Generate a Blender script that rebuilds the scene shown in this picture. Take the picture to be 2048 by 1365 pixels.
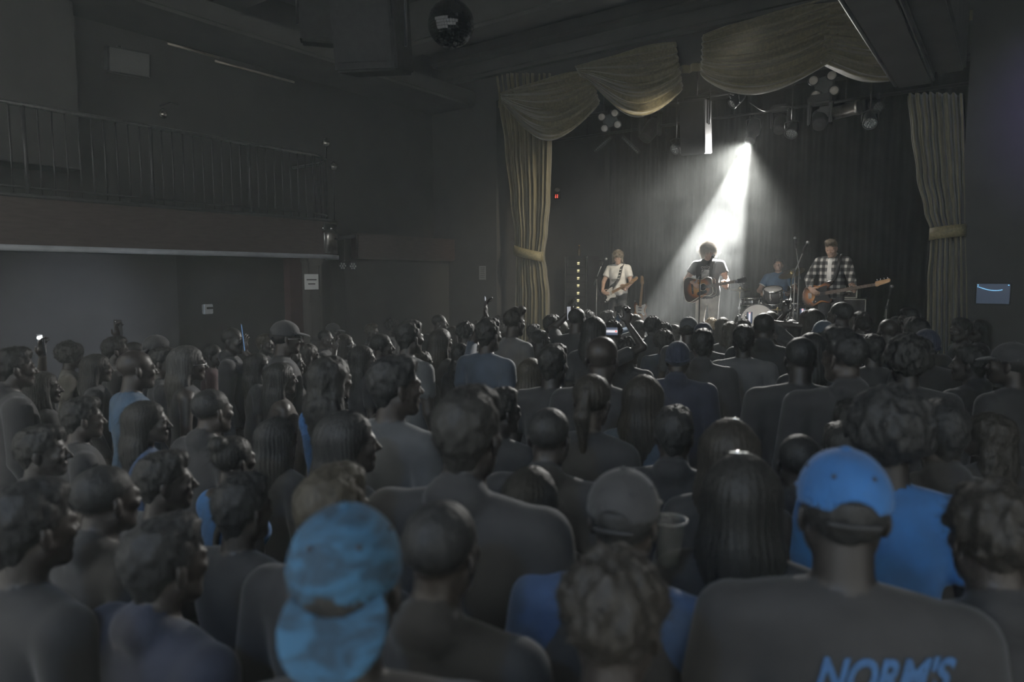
import bpy, bmesh, math, random
import numpy as np
from mathutils import Vector, Matrix, Euler

for _o in list(bpy.data.objects):
    bpy.data.objects.remove(_o)
SC = bpy.context.scene
COL = SC.collection
R_ = math.radians
rng = random.Random(7)

# ------------------------------------------------------------------ camera
# World: +Y runs down the hall to the stage, +X to the right, floor at z = 0.
CAM_H, YAW, PITCH, FPX = 2.15, R_(36.3), R_(5.4), 1365.0
cd = bpy.data.cameras.new('camera')
cd.sensor_width = 36.0
cd.lens = FPX / 2048.0 * 36.0
cd.dof.use_dof = True
cd.dof.focus_distance = 11.0
cd.dof.aperture_fstop = 2.0
cd.clip_start = 0.05
cam = bpy.data.objects.new('camera', cd)
cam.location = (0, 0, CAM_H)
cam.rotation_euler = (R_(90) - PITCH, 0, YAW)
COL.objects.link(cam)
SC.camera = cam

# ------------------------------------------------------------------ world, exposure
W = bpy.data.worlds.new('world')
SC.world = W
W.use_nodes = True
W.node_tree.nodes['Background'].inputs[0].default_value = (0.98, 1.0, 0.94, 1)
W.node_tree.nodes['Background'].inputs[1].default_value = 1.6
SC.view_settings.view_transform = 'Standard'
SC.view_settings.look = 'None'
SC.view_settings.exposure = 0.0
SC.view_settings.gamma = 1.0
SC.view_settings.use_curve_mapping = False
SC.cycles.use_denoising = True
SC.cycles.volume_bounces = 0
SC.cycles.volume_step_rate = 3.0
SC.cycles.volume_max_steps = 64
SC.cycles.max_bounces = 3
SC.cycles.diffuse_bounces = 2
SC.cycles.adaptive_threshold = 0.12
SC.cycles.adaptive_min_samples = 12
SC.cycles.sample_clamp_indirect = 4.0

def v3(*a): return Vector(a)
def spot(name, loc, aim, watts, size, blend=0.3, col=(1, 1, 1), radius=0.06):
    l = bpy.data.lights.new(name, 'SPOT')
    l.energy, l.color, l.spot_size, l.spot_blend, l.shadow_soft_size = watts, col, R_(size), blend, radius
    o = bpy.data.objects.new(name, l)
    o.location = loc
    o.rotation_euler = (Vector(aim) - Vector(loc)).to_track_quat('-Z', 'Y').to_euler()
    COL.objects.link(o)
    return o

# the one profile lamp that is lit, hung over the back of the stage, and two fill spots added at its lens
BEAM = Vector((-3.88, 12.3, 4.50))
BEAM_AIM = Vector((-4.03, 9.75, 0.95))
spot('beam_lamp', BEAM, BEAM_AIM, 40000, 23.5, 0.10, (1.0, 0.985, 0.96), 0.05)
spot('crowd_rim_fill', BEAM + v3(0, -0.10, -0.05), (-3.7, 6.8, 0.6), 4000, 57, 0.6, (1.0, 0.98, 0.93), 0.05)  # added spot that rims the crowd in place of the lit haze
spot('beam_halo_fill', BEAM + v3(0, -0.10, -0.02), (-3.4, 4.0, 2.6), 130, 170, 1.0, (1.0, 0.98, 0.93), 0.05)  # added wide spot that makes the halo around the lamp
# dim warm front wash from the hall's lighting bar, raking across the curtains and the band
spot('front_wash_lamp', (-2.6, 8.6, 5.2), (-6.7, 10.8, 2.7), 720, 44, 0.8, (1.0, 0.88, 0.66), 0.12)
spot('front_wash_lamp', (-2.8, 8.6, 5.2), (-2.1, 11.5, 1.9), 170, 48, 0.8, (1.0, 0.92, 0.78), 0.12)
# blue wash from the back of the hall over the crowd
spot('blue_wash_lamp', (-0.4, -2.6, 4.6), (-1.6, 2.6, 1.2), 220, 95, 0.8, (0.14, 0.45, 1.0), 0.10)
# cool lamp on the side wall under the gallery, violet lamp on the wall right of the stage
spot('wall_lamp', (-6.3, 4.1, 2.15), (-9.13, 3.5, 1.55), 105, 48, 1.0, (0.80, 0.88, 1.0), 0.10)
spot('violet_lamp', (1.2, 7.4, 4.6), (0.9, 10.2, 4.1), 300, 58, 1.0, (0.42, 0.30, 1.0), 0.10)

# ------------------------------------------------------------------ pixel -> place helpers (frame 2048 x 1365)
CAMP = Vector((0, 0, CAM_H))
CROT = Euler((R_(90) - PITCH, 0, YAW)).to_matrix()
def ray(x, y):
    return CROT @ Vector(((x - 1024.0) / FPX, (682.5 - y) / FPX, -1.0))
def at(x, y, d):                # point seen at (x, y) at depth d along the view
    return CAMP + ray(x, y) * d
def on_y(x, y, Y):
    r = ray(x, y); return CAMP + r * (Y / r.y)
def on_x(x, y, X):
    r = ray(x, y); return CAMP + r * (X / r.x)
def on_z(x, y, Z):
    r = ray(x, y); return CAMP + r * ((Z - CAM_H) / r.z)

# ------------------------------------------------------------------ materials
MATS = {}
def mat(name, rgb, rough=0.75, metal=0.0, var=0.25, scale=14.0, bump=0.0, emit=None, spec=0.5, sheen=0.0, stretch=(1, 1, 1), trans=0.0, alpha=1.0):
    if name in MATS:
        return MATS[name]
    m = bpy.data.materials.new(name)
    m.use_nodes = True
    nt = m.node_tree
    b = nt.nodes['Principled BSDF']
    b.inputs['Roughness'].default_value = rough
    b.inputs['Metallic'].default_value = metal
    b.inputs['Specular IOR Level'].default_value = spec
    if sheen:
        b.inputs['Sheen Weight'].default_value = sheen
    if alpha < 1:
        b.inputs['Alpha'].default_value = alpha
    if trans:
        b.inputs['Transmission Weight'].default_value = trans
    if var or bump:
        tc = nt.nodes.new('ShaderNodeTexCoord')
        mp = nt.nodes.new('ShaderNodeMapping')
        mp.inputs['Scale'].default_value = stretch
        nz = nt.nodes.new('ShaderNodeTexNoise')
        nz.inputs['Scale'].default_value = scale
        nz.inputs['Detail'].default_value = 5
        nt.links.new(tc.outputs['Object'], mp.inputs[0])
        nt.links.new(mp.outputs[0], nz.inputs['Vector'])
        rp = nt.nodes.new('ShaderNodeValToRGB')
        rp.color_ramp.elements[0].position = 0.3
        rp.color_ramp.elements[1].position = 0.7
        rp.color_ramp.elements[0].color = [c * (1 - var) for c in rgb] + [1]
        rp.color_ramp.elements[1].color = [min(1, c * (1 + var)) for c in rgb] + [1]
        nt.links.new(nz.outputs['Fac'], rp.inputs['Fac'])
        nt.links.new(rp.outputs['Color'], b.inputs['Base Color'])
        if bump:
            bp = nt.nodes.new('ShaderNodeBump')
            bp.inputs['Strength'].default_value = bump
            bp.inputs['Distance'].default_value = 0.01
            nt.links.new(nz.outputs['Fac'], bp.inputs['Height'])
            nt.links.new(bp.outputs['Normal'], b.inputs['Normal'])
    else:
        b.inputs['Base Color'].default_value = (*rgb, 1)
    if emit:
        b.inputs['Emission Color'].default_value = (*emit[0], 1)
        b.inputs['Emission Strength'].default_value = emit[1]
    MATS[name] = m
    return m

# ------------------------------------------------------------------ object helpers
def tag(o, label=None, cat=None, group=None, kind=None):
    if label: o['label'] = label
    if cat: o['category'] = cat
    if group: o['group'] = group
    if kind: o['kind'] = kind
    return o
def link(name, me, parent=None):
    o = bpy.data.objects.new(name, me)
    COL.objects.link(o)
    if parent is not None:
        o.parent = parent
    return o
def thing(name, loc, label, cat, group=None, rz=0.0):
    o = link(name, None)
    o.location = loc
    o.rotation_euler = (0, 0, rz)
    o.empty_display_size = 0.1
    return tag(o, label, cat, group)
def copy_tree(o, parent=None):
    c = o.copy()
    COL.objects.link(c)
    c.parent = parent
    for ch in list(o.children):
        copy_tree(ch, c)
    return c

def frame(z, xhint=(1, 0, 0)):   # rotation matrix whose Z is z
    z = Vector(z).normalized()
    x = Vector(xhint)
    x = x - z * x.dot(z)
    if x.length < 1e-4:
        x = Vector((0, 1, 0)) - z * z.y
    x.normalize()
    y = z.cross(x)
    return Matrix((x, y, z)).transposed()

class MB:
    """collects shapes; build() links them as one mesh object"""
    def __init__(self):
        self.v, self.f, self.sm = [], [], []
    def add(self, vs, fs, smooth=False, M=None):
        n = len(self.v)
        for p in vs:
            p = Vector(p)
            self.v.append(tuple(M @ p) if M is not None else tuple(p))
        for q in fs:
            self.f.append(tuple(i + n for i in q)); self.sm.append(smooth)
        return self
    def box(self, c, s, R=None, bev=0.0):
        hx, hy, hz = [a / 2 for a in s]
        M = Matrix.Translation(Vector(c)) @ (R.to_4x4() if R is not None else Matrix.Identity(4))
        if bev <= 0:
            vs = [(x, y, z) for x in (-hx, hx) for y in (-hy, hy) for z in (-hz, hz)]
            fs = [(0, 1, 3, 2), (4, 6, 7, 5), (0, 4, 5, 1), (2, 3, 7, 6), (0, 2, 6, 4), (1, 5, 7, 3)]
            return self.add(vs, fs, False, M)
        bm = bmesh.new()
        bmesh.ops.create_cube(bm, size=1.0, matrix=Matrix.Diagonal((s[0], s[1], s[2], 1)))
        bmesh.ops.bevel(bm, geom=bm.edges[:], offset=min(bev, min(s) * 0.45), segments=2, affect='EDGES')
        bm.verts.index_update()
        self.add([v.co for v in bm.verts], [[v.index for v in f.verts] for f in bm.faces], False, M)
        bm.free()
        return self
    def ring(self, prof, seg=16, M=None, smooth=True, caps=True):   # lathe: prof = [(r, z)]
        vs, fs = [], []
        for r, z in prof:
            for i in range(seg):
                a = 2 * math.pi * i / seg
                vs.append((r * math.cos(a), r * math.sin(a), z))
        for k in range(len(prof) - 1):
            for i in range(seg):
                j = (i + 1) % seg
                fs.append((k * seg + i, k * seg + j, (k + 1) * seg + j, (k + 1) * seg + i))
        if caps:
            fs.append(tuple(range(seg))[::-1])
            fs.append(tuple((len(prof) - 1) * seg + i for i in range(seg)))
        return self.add(vs, fs, smooth, M)
    def cyl(self, a, b, r0, r1=None, seg=12, smooth=True):
        a, b = Vector(a), Vector(b)
        M = Matrix.Translation(a) @ frame(b - a).to_4x4()
        return self.ring([(r0, 0), (r0 if r1 is None else r1, (b - a).length)], seg, M, smooth)
    def tube(self, pts, r, seg=8):
        pts = [Vector(p) for p in pts]
        vs, fs = [], []
        up = Vector((0.13, 0.21, 1))
        for k, p in enumerate(pts):
            t = pts[min(k + 1, len(pts) - 1)] - pts[max(k - 1, 0)]
            F = frame(t, up.cross(t) if up.cross(t).length > 1e-5 else (1, 0, 0))
            rr = r[k] if isinstance(r, (list, tuple)) else r
            for i in range(seg):
                a = 2 * math.pi * i / seg
                vs.append(p + F @ Vector((rr * math.cos(a), rr * math.sin(a), 0)))
        for k in range(len(pts) - 1):
            for i in range(seg):
                j = (i + 1) % seg
                fs.append((k * seg + i, k * seg + j, (k + 1) * seg + j, (k + 1) * seg + i))
        fs.append(tuple(range(seg))[::-1]); fs.append(tuple((len(pts) - 1) * seg + i for i in range(seg)))
        return self.add(vs, fs, True)
    def ball(self, c, r, seg=12, rings=8, R=None):
        r = (r, r, r) if not isinstance(r, (list, tuple)) else r
        prof = [(max(1e-4, math.sin(math.pi * k / rings)), -math.cos(math.pi * k / rings)) for k in range(rings + 1)]
        M = Matrix.Translation(Vector(c)) @ (R.to_4x4() if R is not None else Matrix.Identity(4)) @ Matrix.Diagonal((*r, 1))
        return self.ring(prof, seg, M, True, caps=False)
    def prism(self, outline, h, M=None, bev=0.0, smooth=False):   # outline in XY, centred on z
        n = len(outline)
        if bev > 0:
            cx = sum(p[0] for p in outline) / n; cy = sum(p[1] for p in outline) / n
            def shr(k):
                out = []
                for i in range(n):
                    p0, p1, p2 = Vector(outline[i - 1]), Vector(outline[i]), Vector(outline[(i + 1) % n])
                    t = (p2 - p0).normalized()
                    out.append((p1.x - t.y * k, p1.y + t.x * k))
                return out
            a = sum(outline[i - 1][0] * outline[i][1] - outline[i][0] * outline[i - 1][1] for i in range(n))
            s = 1 if a > 0 else -1
            ins = shr(s * bev)
            rows = [(ins, -h / 2), (outline, -h / 2 + bev), (outline, h / 2 - bev), (ins, h / 2)]
        else:
            rows = [(outline, -h / 2), (outline, h / 2)]
        vs, fs = [], []
        for o, z in rows:
            vs += [(p[0], p[1], z) for p in o]
        for k in range(len(rows) - 1):
            for i in range(n):
                j = (i + 1) % n
                fs.append((k * n + i, k * n + j, (k + 1) * n + j, (k + 1) * n + i))
        fs.append(tuple(range(n))[::-1]); fs.append(tuple((len(rows) - 1) * n + i for i in range(n)))
        return self.add(vs, fs, smooth, M)
    def grid(self, fn, nu, nv, smooth=True):
        vs = [fn(i / nu, j / nv) for j in range(nv + 1) for i in range(nu + 1)]
        fs = [(j * (nu + 1) + i, j * (nu + 1) + i + 1, (j + 1) * (nu + 1) + i + 1, (j + 1) * (nu + 1) + i) for j in range(nv) for i in range(nu)]
        return self.add(vs, fs, smooth)
    def mesh(self, name, m=None):
        me = bpy.data.meshes.new(name)
        me.from_pydata(self.v, [], self.f)
        me.polygons.foreach_set('use_smooth', self.sm)
        if m: me.materials.append(m)
        bm = bmesh.new(); bm.from_mesh(me)
        bmesh.ops.recalc_face_normals(bm, faces=bm.faces[:])
        bm.to_mesh(me); bm.free()
        me.update()
        return me
    def build(self, name, m, parent=None, label=None):
        o = link(name, self.mesh(name, m), parent)
        if label: o['label'] = label
        return o

def spline(pts, n=6, closed=True):
    out = []
    N = len(pts)
    for i in range(N if closed else N - 1):
        p0, p1, p2, p3 = [Vector(pts[(i + k) % N] if closed else pts[min(max(i + k, 0), N - 1)]) for k in (-1, 0, 1, 2)]
        for k in range(n):
            t = k / n
            q = 0.5 * ((2 * p1) + (-p0 + p2) * t + (2 * p0 - 5 * p1 + 4 * p2 - p3) * t * t + (-p0 + 3 * p1 - 3 * p2 + p3) * t ** 3)
            out.append(tuple(q))
    if not closed:
        out.append(tuple(pts[-1]))
    return out
# ------------------------------------------------------------------ people: one continuous surface per body (distance field + surface nets)
def V3(p): return np.array(p, dtype=np.float32)
class Field:
    def __init__(self):
        self.p = []
    def cone(self, a, b, ra, rb, tg=0, k=0.02, clip=None, op=1):
        a, b = V3(a), V3(b)
        r = max(ra, rb)
        ab = b - a; L = float(ab @ ab) + 1e-9
        def f(X, Y, Z):
            dx, dy, dz = X - a[0], Y - a[1], Z - a[2]
            t = np.clip((dx * ab[0] + dy * ab[1] + dz * ab[2]) / L, 0, 1)
            dx = dx - t * ab[0]; dy = dy - t * ab[1]; dz = dz - t * ab[2]
            return np.sqrt(dx * dx + dy * dy + dz * dz) - (ra + (rb - ra) * t)
        self.p.append((f, np.minimum(a, b) - r, np.maximum(a, b) + r, tg, k, clip, op)); return self
    def ell(self, c, r, R=None, tg=0, k=0.02, clip=None, op=1, disp=None):
        c, r = V3(c), V3(r)
        M = np.array(R, dtype=np.float32) if R is not None else None
        ext = r if M is None else np.sqrt(((M * r[None, :]) ** 2).sum(1))
        def f(X, Y, Z):
            dx, dy, dz = X - c[0], Y - c[1], Z - c[2]
            if M is not None:
                dx, dy, dz = (dx * M[0, 0] + dy * M[1, 0] + dz * M[2, 0], dx * M[0, 1] + dy * M[1, 1] + dz * M[2, 1], dx * M[0, 2] + dy * M[1, 2] + dz * M[2, 2])
            k0 = np.sqrt((dx / r[0]) ** 2 + (dy / r[1]) ** 2 + (dz / r[2]) ** 2)
            k1 = np.sqrt((dx / r[0] ** 2) ** 2 + (dy / r[1] ** 2) ** 2 + (dz / r[2] ** 2) ** 2) + 1e-6
            d = k0 * (k0 - 1) / k1
            return d if disp is None else d - disp(X, Y, Z)
        self.p.append((f, c - ext, c + ext, tg, k, clip, op)); return self
    def solve(self, hx, hy, hz, disp=None, fine=None):
        """hx,hy,hz: cell sizes; fine=(axis, lo, hi, h): smaller cells in a slab of that axis"""
        lo = np.min([p[1] for p in self.p if p[6] > 0], 0) - 0.03
        hi = np.max([p[2] for p in self.p if p[6] > 0], 0) + 0.03
        ax = []
        for i, h in enumerate((hx, hy, hz)):
            if fine and i in fine:
                a, b, hf = fine[i]
                a, b = max(lo[i], a), min(hi[i], b)
                seg = [np.arange(lo[i], a, h), np.arange(a, b, hf), np.arange(b, hi[i] + h, h)]
                c = np.concatenate([s for s in seg if len(s)])
                c = c[np.concatenate([[True], np.diff(c) > hf * 0.3])]
            else:
                c = np.arange(lo[i], hi[i] + h, h)
            ax.append(c.astype(np.float32))
        F = np.full([len(c) for c in ax], 0.2, dtype=np.float32)
        T = np.zeros(F.shape, dtype=np.int8)
        for f, a, b, tg, k, clip, op in self.p:
            mg = k + 0.03
            s = []
            for i in range(3):
                s.append(slice(max(0, int(np.searchsorted(ax[i], a[i] - mg)) - 1), int(np.searchsorted(ax[i], b[i] + mg)) + 1))
            s = tuple(s)
            X, Y, Z = ax[0][s[0]][:, None, None], ax[1][s[1]][None, :, None], ax[2][s[2]][None, None, :]
            d = f(X, Y, Z)
            if clip:
                for pt, n in clip:
                    d = np.maximum(d, (X - pt[0]) * n[0] + (Y - pt[1]) * n[1] + (Z - pt[2]) * n[2])
            Fs = F[s]
            if op > 0:
                h = np.clip(k - np.abs(Fs - d), 0, None) / max(k, 1e-5)
                T[s] = np.where(d < Fs, tg, T[s])
                F[s] = np.minimum(Fs, d) - h * h * k * 0.25
            else:
                h = np.clip(k - np.abs(Fs + d), 0, None) / max(k, 1e-5)
                F[s] = np.maximum(Fs, -d) + h * h * k * 0.25
        if disp is not None:
            near = np.abs(F) < 0.03
            I = np.nonzero(near)
            F[I] -= disp(ax[0][I[0]], ax[1][I[1]], ax[2][I[2]])
        return F, T, ax

def surface(F, T, ax, smooth=1):
    S = F < 0
    c = S[:-1, :-1, :-1].astype(np.int8)
    for dx, dy, dz in ((1,0,0),(0,1,0),(1,1,0),(0,0,1),(1,0,1),(0,1,1),(1,1,1)):
        c = c + S[dx:S.shape[0]-1+dx, dy:S.shape[1]-1+dy, dz:S.shape[2]-1+dz]
    mix = (c > 0) & (c < 8)
    I = np.nonzero(mix)
    N = len(I[0])
    ids = np.full(mix.shape, -1, dtype=np.int32)
    ids[I] = np.arange(N)
    cor = [(0,0,0),(1,0,0),(0,1,0),(1,1,0),(0,0,1),(1,0,1),(0,1,1),(1,1,1)]
    val = np.stack([F[I[0]+a, I[1]+b, I[2]+d] for a, b, d in cor], 1)
    pos = np.stack([np.stack([ax[0][I[0]+a], ax[1][I[1]+b], ax[2][I[2]+d]], 1) for a, b, d in cor], 1)
    acc = np.zeros((N, 3), np.float32); cnt = np.zeros((N, 1), np.float32)
    for a, b in ((0,1),(2,3),(4,5),(6,7),(0,2),(1,3),(4,6),(5,7),(0,4),(1,5),(2,6),(3,7)):
        va, vb = val[:, a], val[:, b]
        m = ((va < 0) != (vb < 0))
        t = np.where(m, va / np.where(m, va - vb, 1), 0)[:, None]
        acc += (pos[:, a] + t * (pos[:, b] - pos[:, a])) * m[:, None]
        cnt += m[:, None]
    P = acc / np.maximum(cnt, 1)
    best = np.abs(val).argmin(1)
    cc = np.array(cor)
    tg = T[I[0]+cc[best, 0], I[1]+cc[best, 1], I[2]+cc[best, 2]]
    quads = []
    def q(mask, off, a, b):
        J = np.nonzero(mask)
        J = [J[0]+off[0], J[1]+off[1], J[2]+off[2]]
        def cell(u, w):
            K = [J[0].copy(), J[1].copy(), J[2].copy()]
            K[a] = K[a] - u; K[b] = K[b] - w
            return ids[K[0], K[1], K[2]]
        Q = np.stack([cell(1, 1), cell(0, 1), cell(0, 0), cell(1, 0)], 1)
        fl = S[J[0], J[1], J[2]]
        Q[~fl] = Q[~fl][:, ::-1]
        quads.append(Q)
    q((S[:-1, 1:-1, 1:-1] != S[1:, 1:-1, 1:-1]), (0, 1, 1), 1, 2)
    q((S[1:-1, :-1, 1:-1] != S[1:-1, 1:, 1:-1]), (1, 0, 1), 2, 0)
    q((S[1:-1, 1:-1, :-1] != S[1:-1, 1:-1, 1:]), (1, 1, 0), 0, 1)
    Q = np.concatenate(quads)
    for _ in range(smooth):
        s = np.zeros_like(P); n = np.zeros((N, 1), np.float32)
        for k in range(4):
            a, b = Q[:, k], Q[:, (k + 1) % 4]
            np.add.at(s, a, P[b]); np.add.at(n, a, 1)
            np.add.at(s, b, P[a]); np.add.at(n, b, 1)
        P = P * 0.5 + 0.5 * s / np.maximum(n, 1)
    return P, Q, tg

def to_mesh(name, P, Q, tg=None, mats=(), extra=None):
    """quad mesh; extra = (verts, tris) joined on (hair strands)"""
    me = bpy.data.meshes.new(name)
    nv, nq = len(P), len(Q)
    ev, et = extra if extra is not None else (np.zeros((0, 3), np.float32), np.zeros((0, 4), np.int32))
    allv = np.concatenate([P, ev]); allq = np.concatenate([Q, et + nv])
    me.vertices.add(len(allv)); me.vertices.foreach_set('co', allv.astype(np.float32).ravel())
    me.loops.add(len(allq) * 4); me.loops.foreach_set('vertex_index', allq.astype(np.int32).ravel())
    me.polygons.add(len(allq))
    me.polygons.foreach_set('loop_start', np.arange(0, len(allq) * 4, 4, dtype=np.int32))
    me.polygons.foreach_set('use_smooth', np.ones(len(allq), bool))
    for m in mats: me.materials.append(m)
    if tg is not None:
        me.polygons.foreach_set('material_index', np.concatenate([np.sort(tg[Q], 1)[:, 1], np.zeros(len(et))]).astype(np.int32))
    me.update(calc_edges=True)
    me.validate()
    return me

# lattice noise for hair relief
_L = np.random.RandomState(3).rand(4096).astype(np.float32)
def noise3(x, y, z):
    xi, yi, zi = np.floor(x).astype(np.int64), np.floor(y).astype(np.int64), np.floor(z).astype(np.int64)
    fx, fy, fz = x - xi, y - yi, z - zi
    fx, fy, fz = fx*fx*(3-2*fx), fy*fy*(3-2*fy), fz*fz*(3-2*fz)
    def h(a, b, c): return _L[(a * 73 + b * 179 + c * 283) & 4095]
    r = 0
    for a in (0, 1):
        for b in (0, 1):
            for c in (0, 1):
                r = r + h(xi+a, yi+b, zi+c) * (fx if a else 1-fx) * (fy if b else 1-fy) * (fz if c else 1-fz)
    return r - 0.5

SKIN, SHIRT, PANTS, SHOE, EYE, INNER = 0, 1, 2, 3, 4, 5
def v(*a): return Vector(a)
def ik(a, t, l1, l2, pole):
    a, t, pole = Vector(a), Vector(t), Vector(pole)
    d = t - a
    L = min(d.length, (l1 + l2) * 0.995)
    u = d.normalized()
    c = (l1 * l1 + L * L - l2 * l2) / (2 * L)
    h = math.sqrt(max(0, l1 * l1 - c * c))
    w = (pole - u * pole.dot(u)).normalized()
    return a + u * c + w * h, a + u * L

def hand(f, wrist, d, n, side, curl=0.5, k=0.004, thumb=0.6, spreadv=1.0):
    """d: finger direction, n: palm normal (the side fingers curl to), side: towards the thumb"""
    d = Vector(d).normalized(); n = Vector(n); n = (n - d * n.dot(d)).normalized()
    side = d.cross(n) * (1 if d.cross(n).dot(Vector(side)) > 0 else -1)
    R = Matrix((side, d, n)).transposed()
    f.ell(wrist + d * 0.047, (0.041, 0.052, 0.017), [list(r) for r in R], SKIN, 0.012)
    for i, (off, ln, r) in enumerate(((0.030, 0.92, 0.0092), (0.010, 1.0, 0.0095), (-0.010, 0.94, 0.0092), (-0.029, 0.75, 0.0082))):
        p = wrist + d * (0.088 - abs(off) * 0.2) + side * off
        dd = (d + side * off * 2.0 * spreadv).normalized()
        a = 0.0
        for j, (s, kk) in enumerate(((0.043, 0.55), (0.027, 1.0), (0.021, 0.75))):
            a += curl * kk * (1.0 + 0.08 * i)
            q = p + (dd * math.cos(a) + n * math.sin(a)) * s * ln
            f.cone(p, q, r, r * 0.9, SKIN, k)
            p = q; r *= 0.93
    p = wrist + d * 0.025 + side * 0.032
    q = p + (d * 0.62 + side * 0.70 + n * 0.25 * thumb).normalized() * 0.042
    f.cone(p, q, 0.0135, 0.011, SKIN, 0.008)
    f.cone(q, q + (d * 0.9 + side * 0.25 + n * 0.5 * thumb).normalized() * 0.032, 0.0108, 0.0090, SKIN, k)

def person_field(J, female=False, sleeve=0.55, broad=1.0, jacket=False, hands='auto', face=1, loose=0.0, neckw=1.0, tank=False, hood=False):
    f = Field()
    T, TR = J['pelvis'], J['torso']            # torso frame
    def tp(x, y, z): return T + TR @ Vector((x, y, z))
    RL = [list(r) for r in TR]
    w = broad * (0.88 if female else 1.0)
    lo = loose
    up = TR @ Vector((0, 0, 1))
    hem = [(tp(0, 0, -0.085), tuple(-up))]
    f.ell(tp(0, 0, -0.03), (0.165 * (0.97 if not female else 1.0), 0.118, 0.13), RL, PANTS, 0.03)
    f.ell(tp(0, 0, 0.05), ((0.168 + lo) * (w if not female else 0.98), 0.124 + lo, 0.17), RL, SHIRT, 0.02, hem)
    f.ell(tp(0, 0.005, 0.20), ((0.150 + lo) * w, 0.112 + lo * .6, 0.22), RL, SHIRT, 0.06)
    f.ell(tp(0, 0.0, 0.37), ((0.182 + lo * .5) * w, 0.122, 0.165), RL, SHIRT, 0.06)
    if female:
        for s in (-1, 1):
            f.ell(tp(0.075 * s, 0.085, 0.335), (0.068, 0.06, 0.065), RL, SHIRT, 0.04)
    f.cone(tp(-0.12 * w, -0.018, 0.468), tp(0.12 * w, -0.018, 0.468), 0.066, 0.066, SHIRT, 0.06)
    for s in (-1, 1):
        f.cone(tp(0.02 * s, -0.028, 0.522), tp(0.145 * w * s, -0.018, 0.472), 0.046 * neckw, 0.054, SKIN if tank else SHIRT, 0.04)
    # head
    H, HR = J['head'], J['headR']
    HL = [list(r) for r in HR]
    def hp(x, y, z): return H + HR @ Vector((x, y, z))
    f.cone(tp(0, -0.025, 0.47), hp(0, -0.022, -0.04), 0.060 * neckw * (0.86 if female else 1), 0.054 * (0.86 if female else 1), SKIN, 0.012)
    if jacket or hood:
        f.cone(tp(-0.02, -0.055, 0.545), tp(0.02, -0.055, 0.545), 0.062, 0.062, SHIRT, 0.02)
    hs = 0.94 if female else 1.0
    f.ell(hp(0, -0.014, 0.035), (0.075 * hs, 0.095, 0.080), HL, SKIN, 0.01)
    f.ell(hp(0, 0.030, -0.030), (0.059 * hs, 0.062, 0.078), HL, SKIN, 0.03)
    f.ell(hp(0, 0.066, -0.098), (0.024 * hs, 0.020, 0.017), HL, SKIN, 0.03)
    for s in (-1, 1):
        f.cone(hp(0.048 * s * hs, 0.0, -0.052), hp(0.020 * s, 0.060, -0.095), 0.019, 0.014, SKIN, 0.03)
        f.ell(hp(0.042 * s * hs, 0.066, -0.022), (0.02, 0.02, 0.018), HL, SKIN, 0.02)
        er = HR @ Euler((0.12, 0, 0.35 * s)).to_matrix()
        f.ell(hp(0.077 * s * hs, -0.012, -0.012), (0.008, 0.019, 0.032), [list(r) for r in er], SKIN, 0.008)
    f.cone(hp(-0.036, 0.079, 0.013), hp(0.036, 0.079, 0.013), 0.012, 0.012, SKIN, 0.02)
    for s in (-1, 1):
        f.ell(hp(0.030 * s, 0.099, -0.004), (0.017, 0.016, 0.012), HL, SKIN, 0.012, op=-1)
        f.ell(hp(0.030 * s, 0.078, -0.004), (0.0125, 0.0125, 0.0105), HL, EYE, 0.002)
    f.cone(hp(0, 0.090, 0.002), hp(0, 0.111, -0.031), 0.0075, 0.0105, SKIN, 0.012)
    for s in (-1, 1):
        f.ell(hp(0.011 * s, 0.099, -0.034), (0.008, 0.010, 0.007), HL, SKIN, 0.006)
    f.cone(hp(-0.018, 0.087, -0.060), hp(0.018, 0.087, -0.060), 0.0065, 0.0065, SKIN, 0.008)
    f.cone(hp(-0.015, 0.085, -0.071), hp(0.015, 0.085, -0.071), 0.0072, 0.0072, SKIN, 0.008)
    # arms
    for s, nm in ((-1, 'L'), (1, 'R')):
        sh, el, wr = J['sh' + nm], J['el' + nm], J['wr' + nm]
        th = 0.84 if female else 1.0
        armc = SKIN if sleeve < 2 else SHIRT
        f.cone(sh, el, 0.052 * th, 0.040 * th, SKIN, 0.02)
        f.cone(el, wr, 0.041 * th, 0.026 * th, SKIN, 0.012)
        if sleeve > 0:
            u = min(sleeve, 1.0)
            e = sh.lerp(el, u)
            ax = (el - sh).normalized()
            clip = [(e, tuple(ax))] if sleeve < 1 else None
            f.cone(sh, e, 0.066 * th + lo * .4, 0.060 * th + lo * .5 if sleeve < 1 else 0.050 * th + lo * .4, SHIRT, 0.025, clip)
            if sleeve > 1:
                e2 = el.lerp(wr, min(1, sleeve - 1))
                ax2 = (wr - el).normalized()
                f.cone(el, e2, 0.050 * th + lo * .4, 0.036 * th + lo * .3, SHIRT, 0.012, [(e2, tuple(ax2))])
        hd = J.get('hand' + nm)
        if hd:
            hand(f, wr, *hd)
    # legs
    for s, nm in ((-1, 'L'), (1, 'R')):
        hi, kn, an, toe = J['hip' + nm], J['kn' + nm], J['an' + nm], J['toe' + nm]
        f.cone(hi, kn, 0.094, 0.066, PANTS, 0.03)
        f.cone(kn, an, 0.065, 0.056, PANTS, 0.03, [(an + Vector((0, 0, -0.02)), (0, 0, -1))])
        f.cone(an, an + Vector((0, 0, -0.03)), 0.04, 0.04, SHOE, 0.01)
        d = (toe - an); d.z = 0; d.normalize()
        hl = Vector((an.x, an.y, toe.z)) - d * 0.035
        f.cone(hl, toe, 0.042, 0.036, SHOE, 0.015, [(toe + Vector((0, 0, -0.034)), (0, 0, -1))])
    return f

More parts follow.
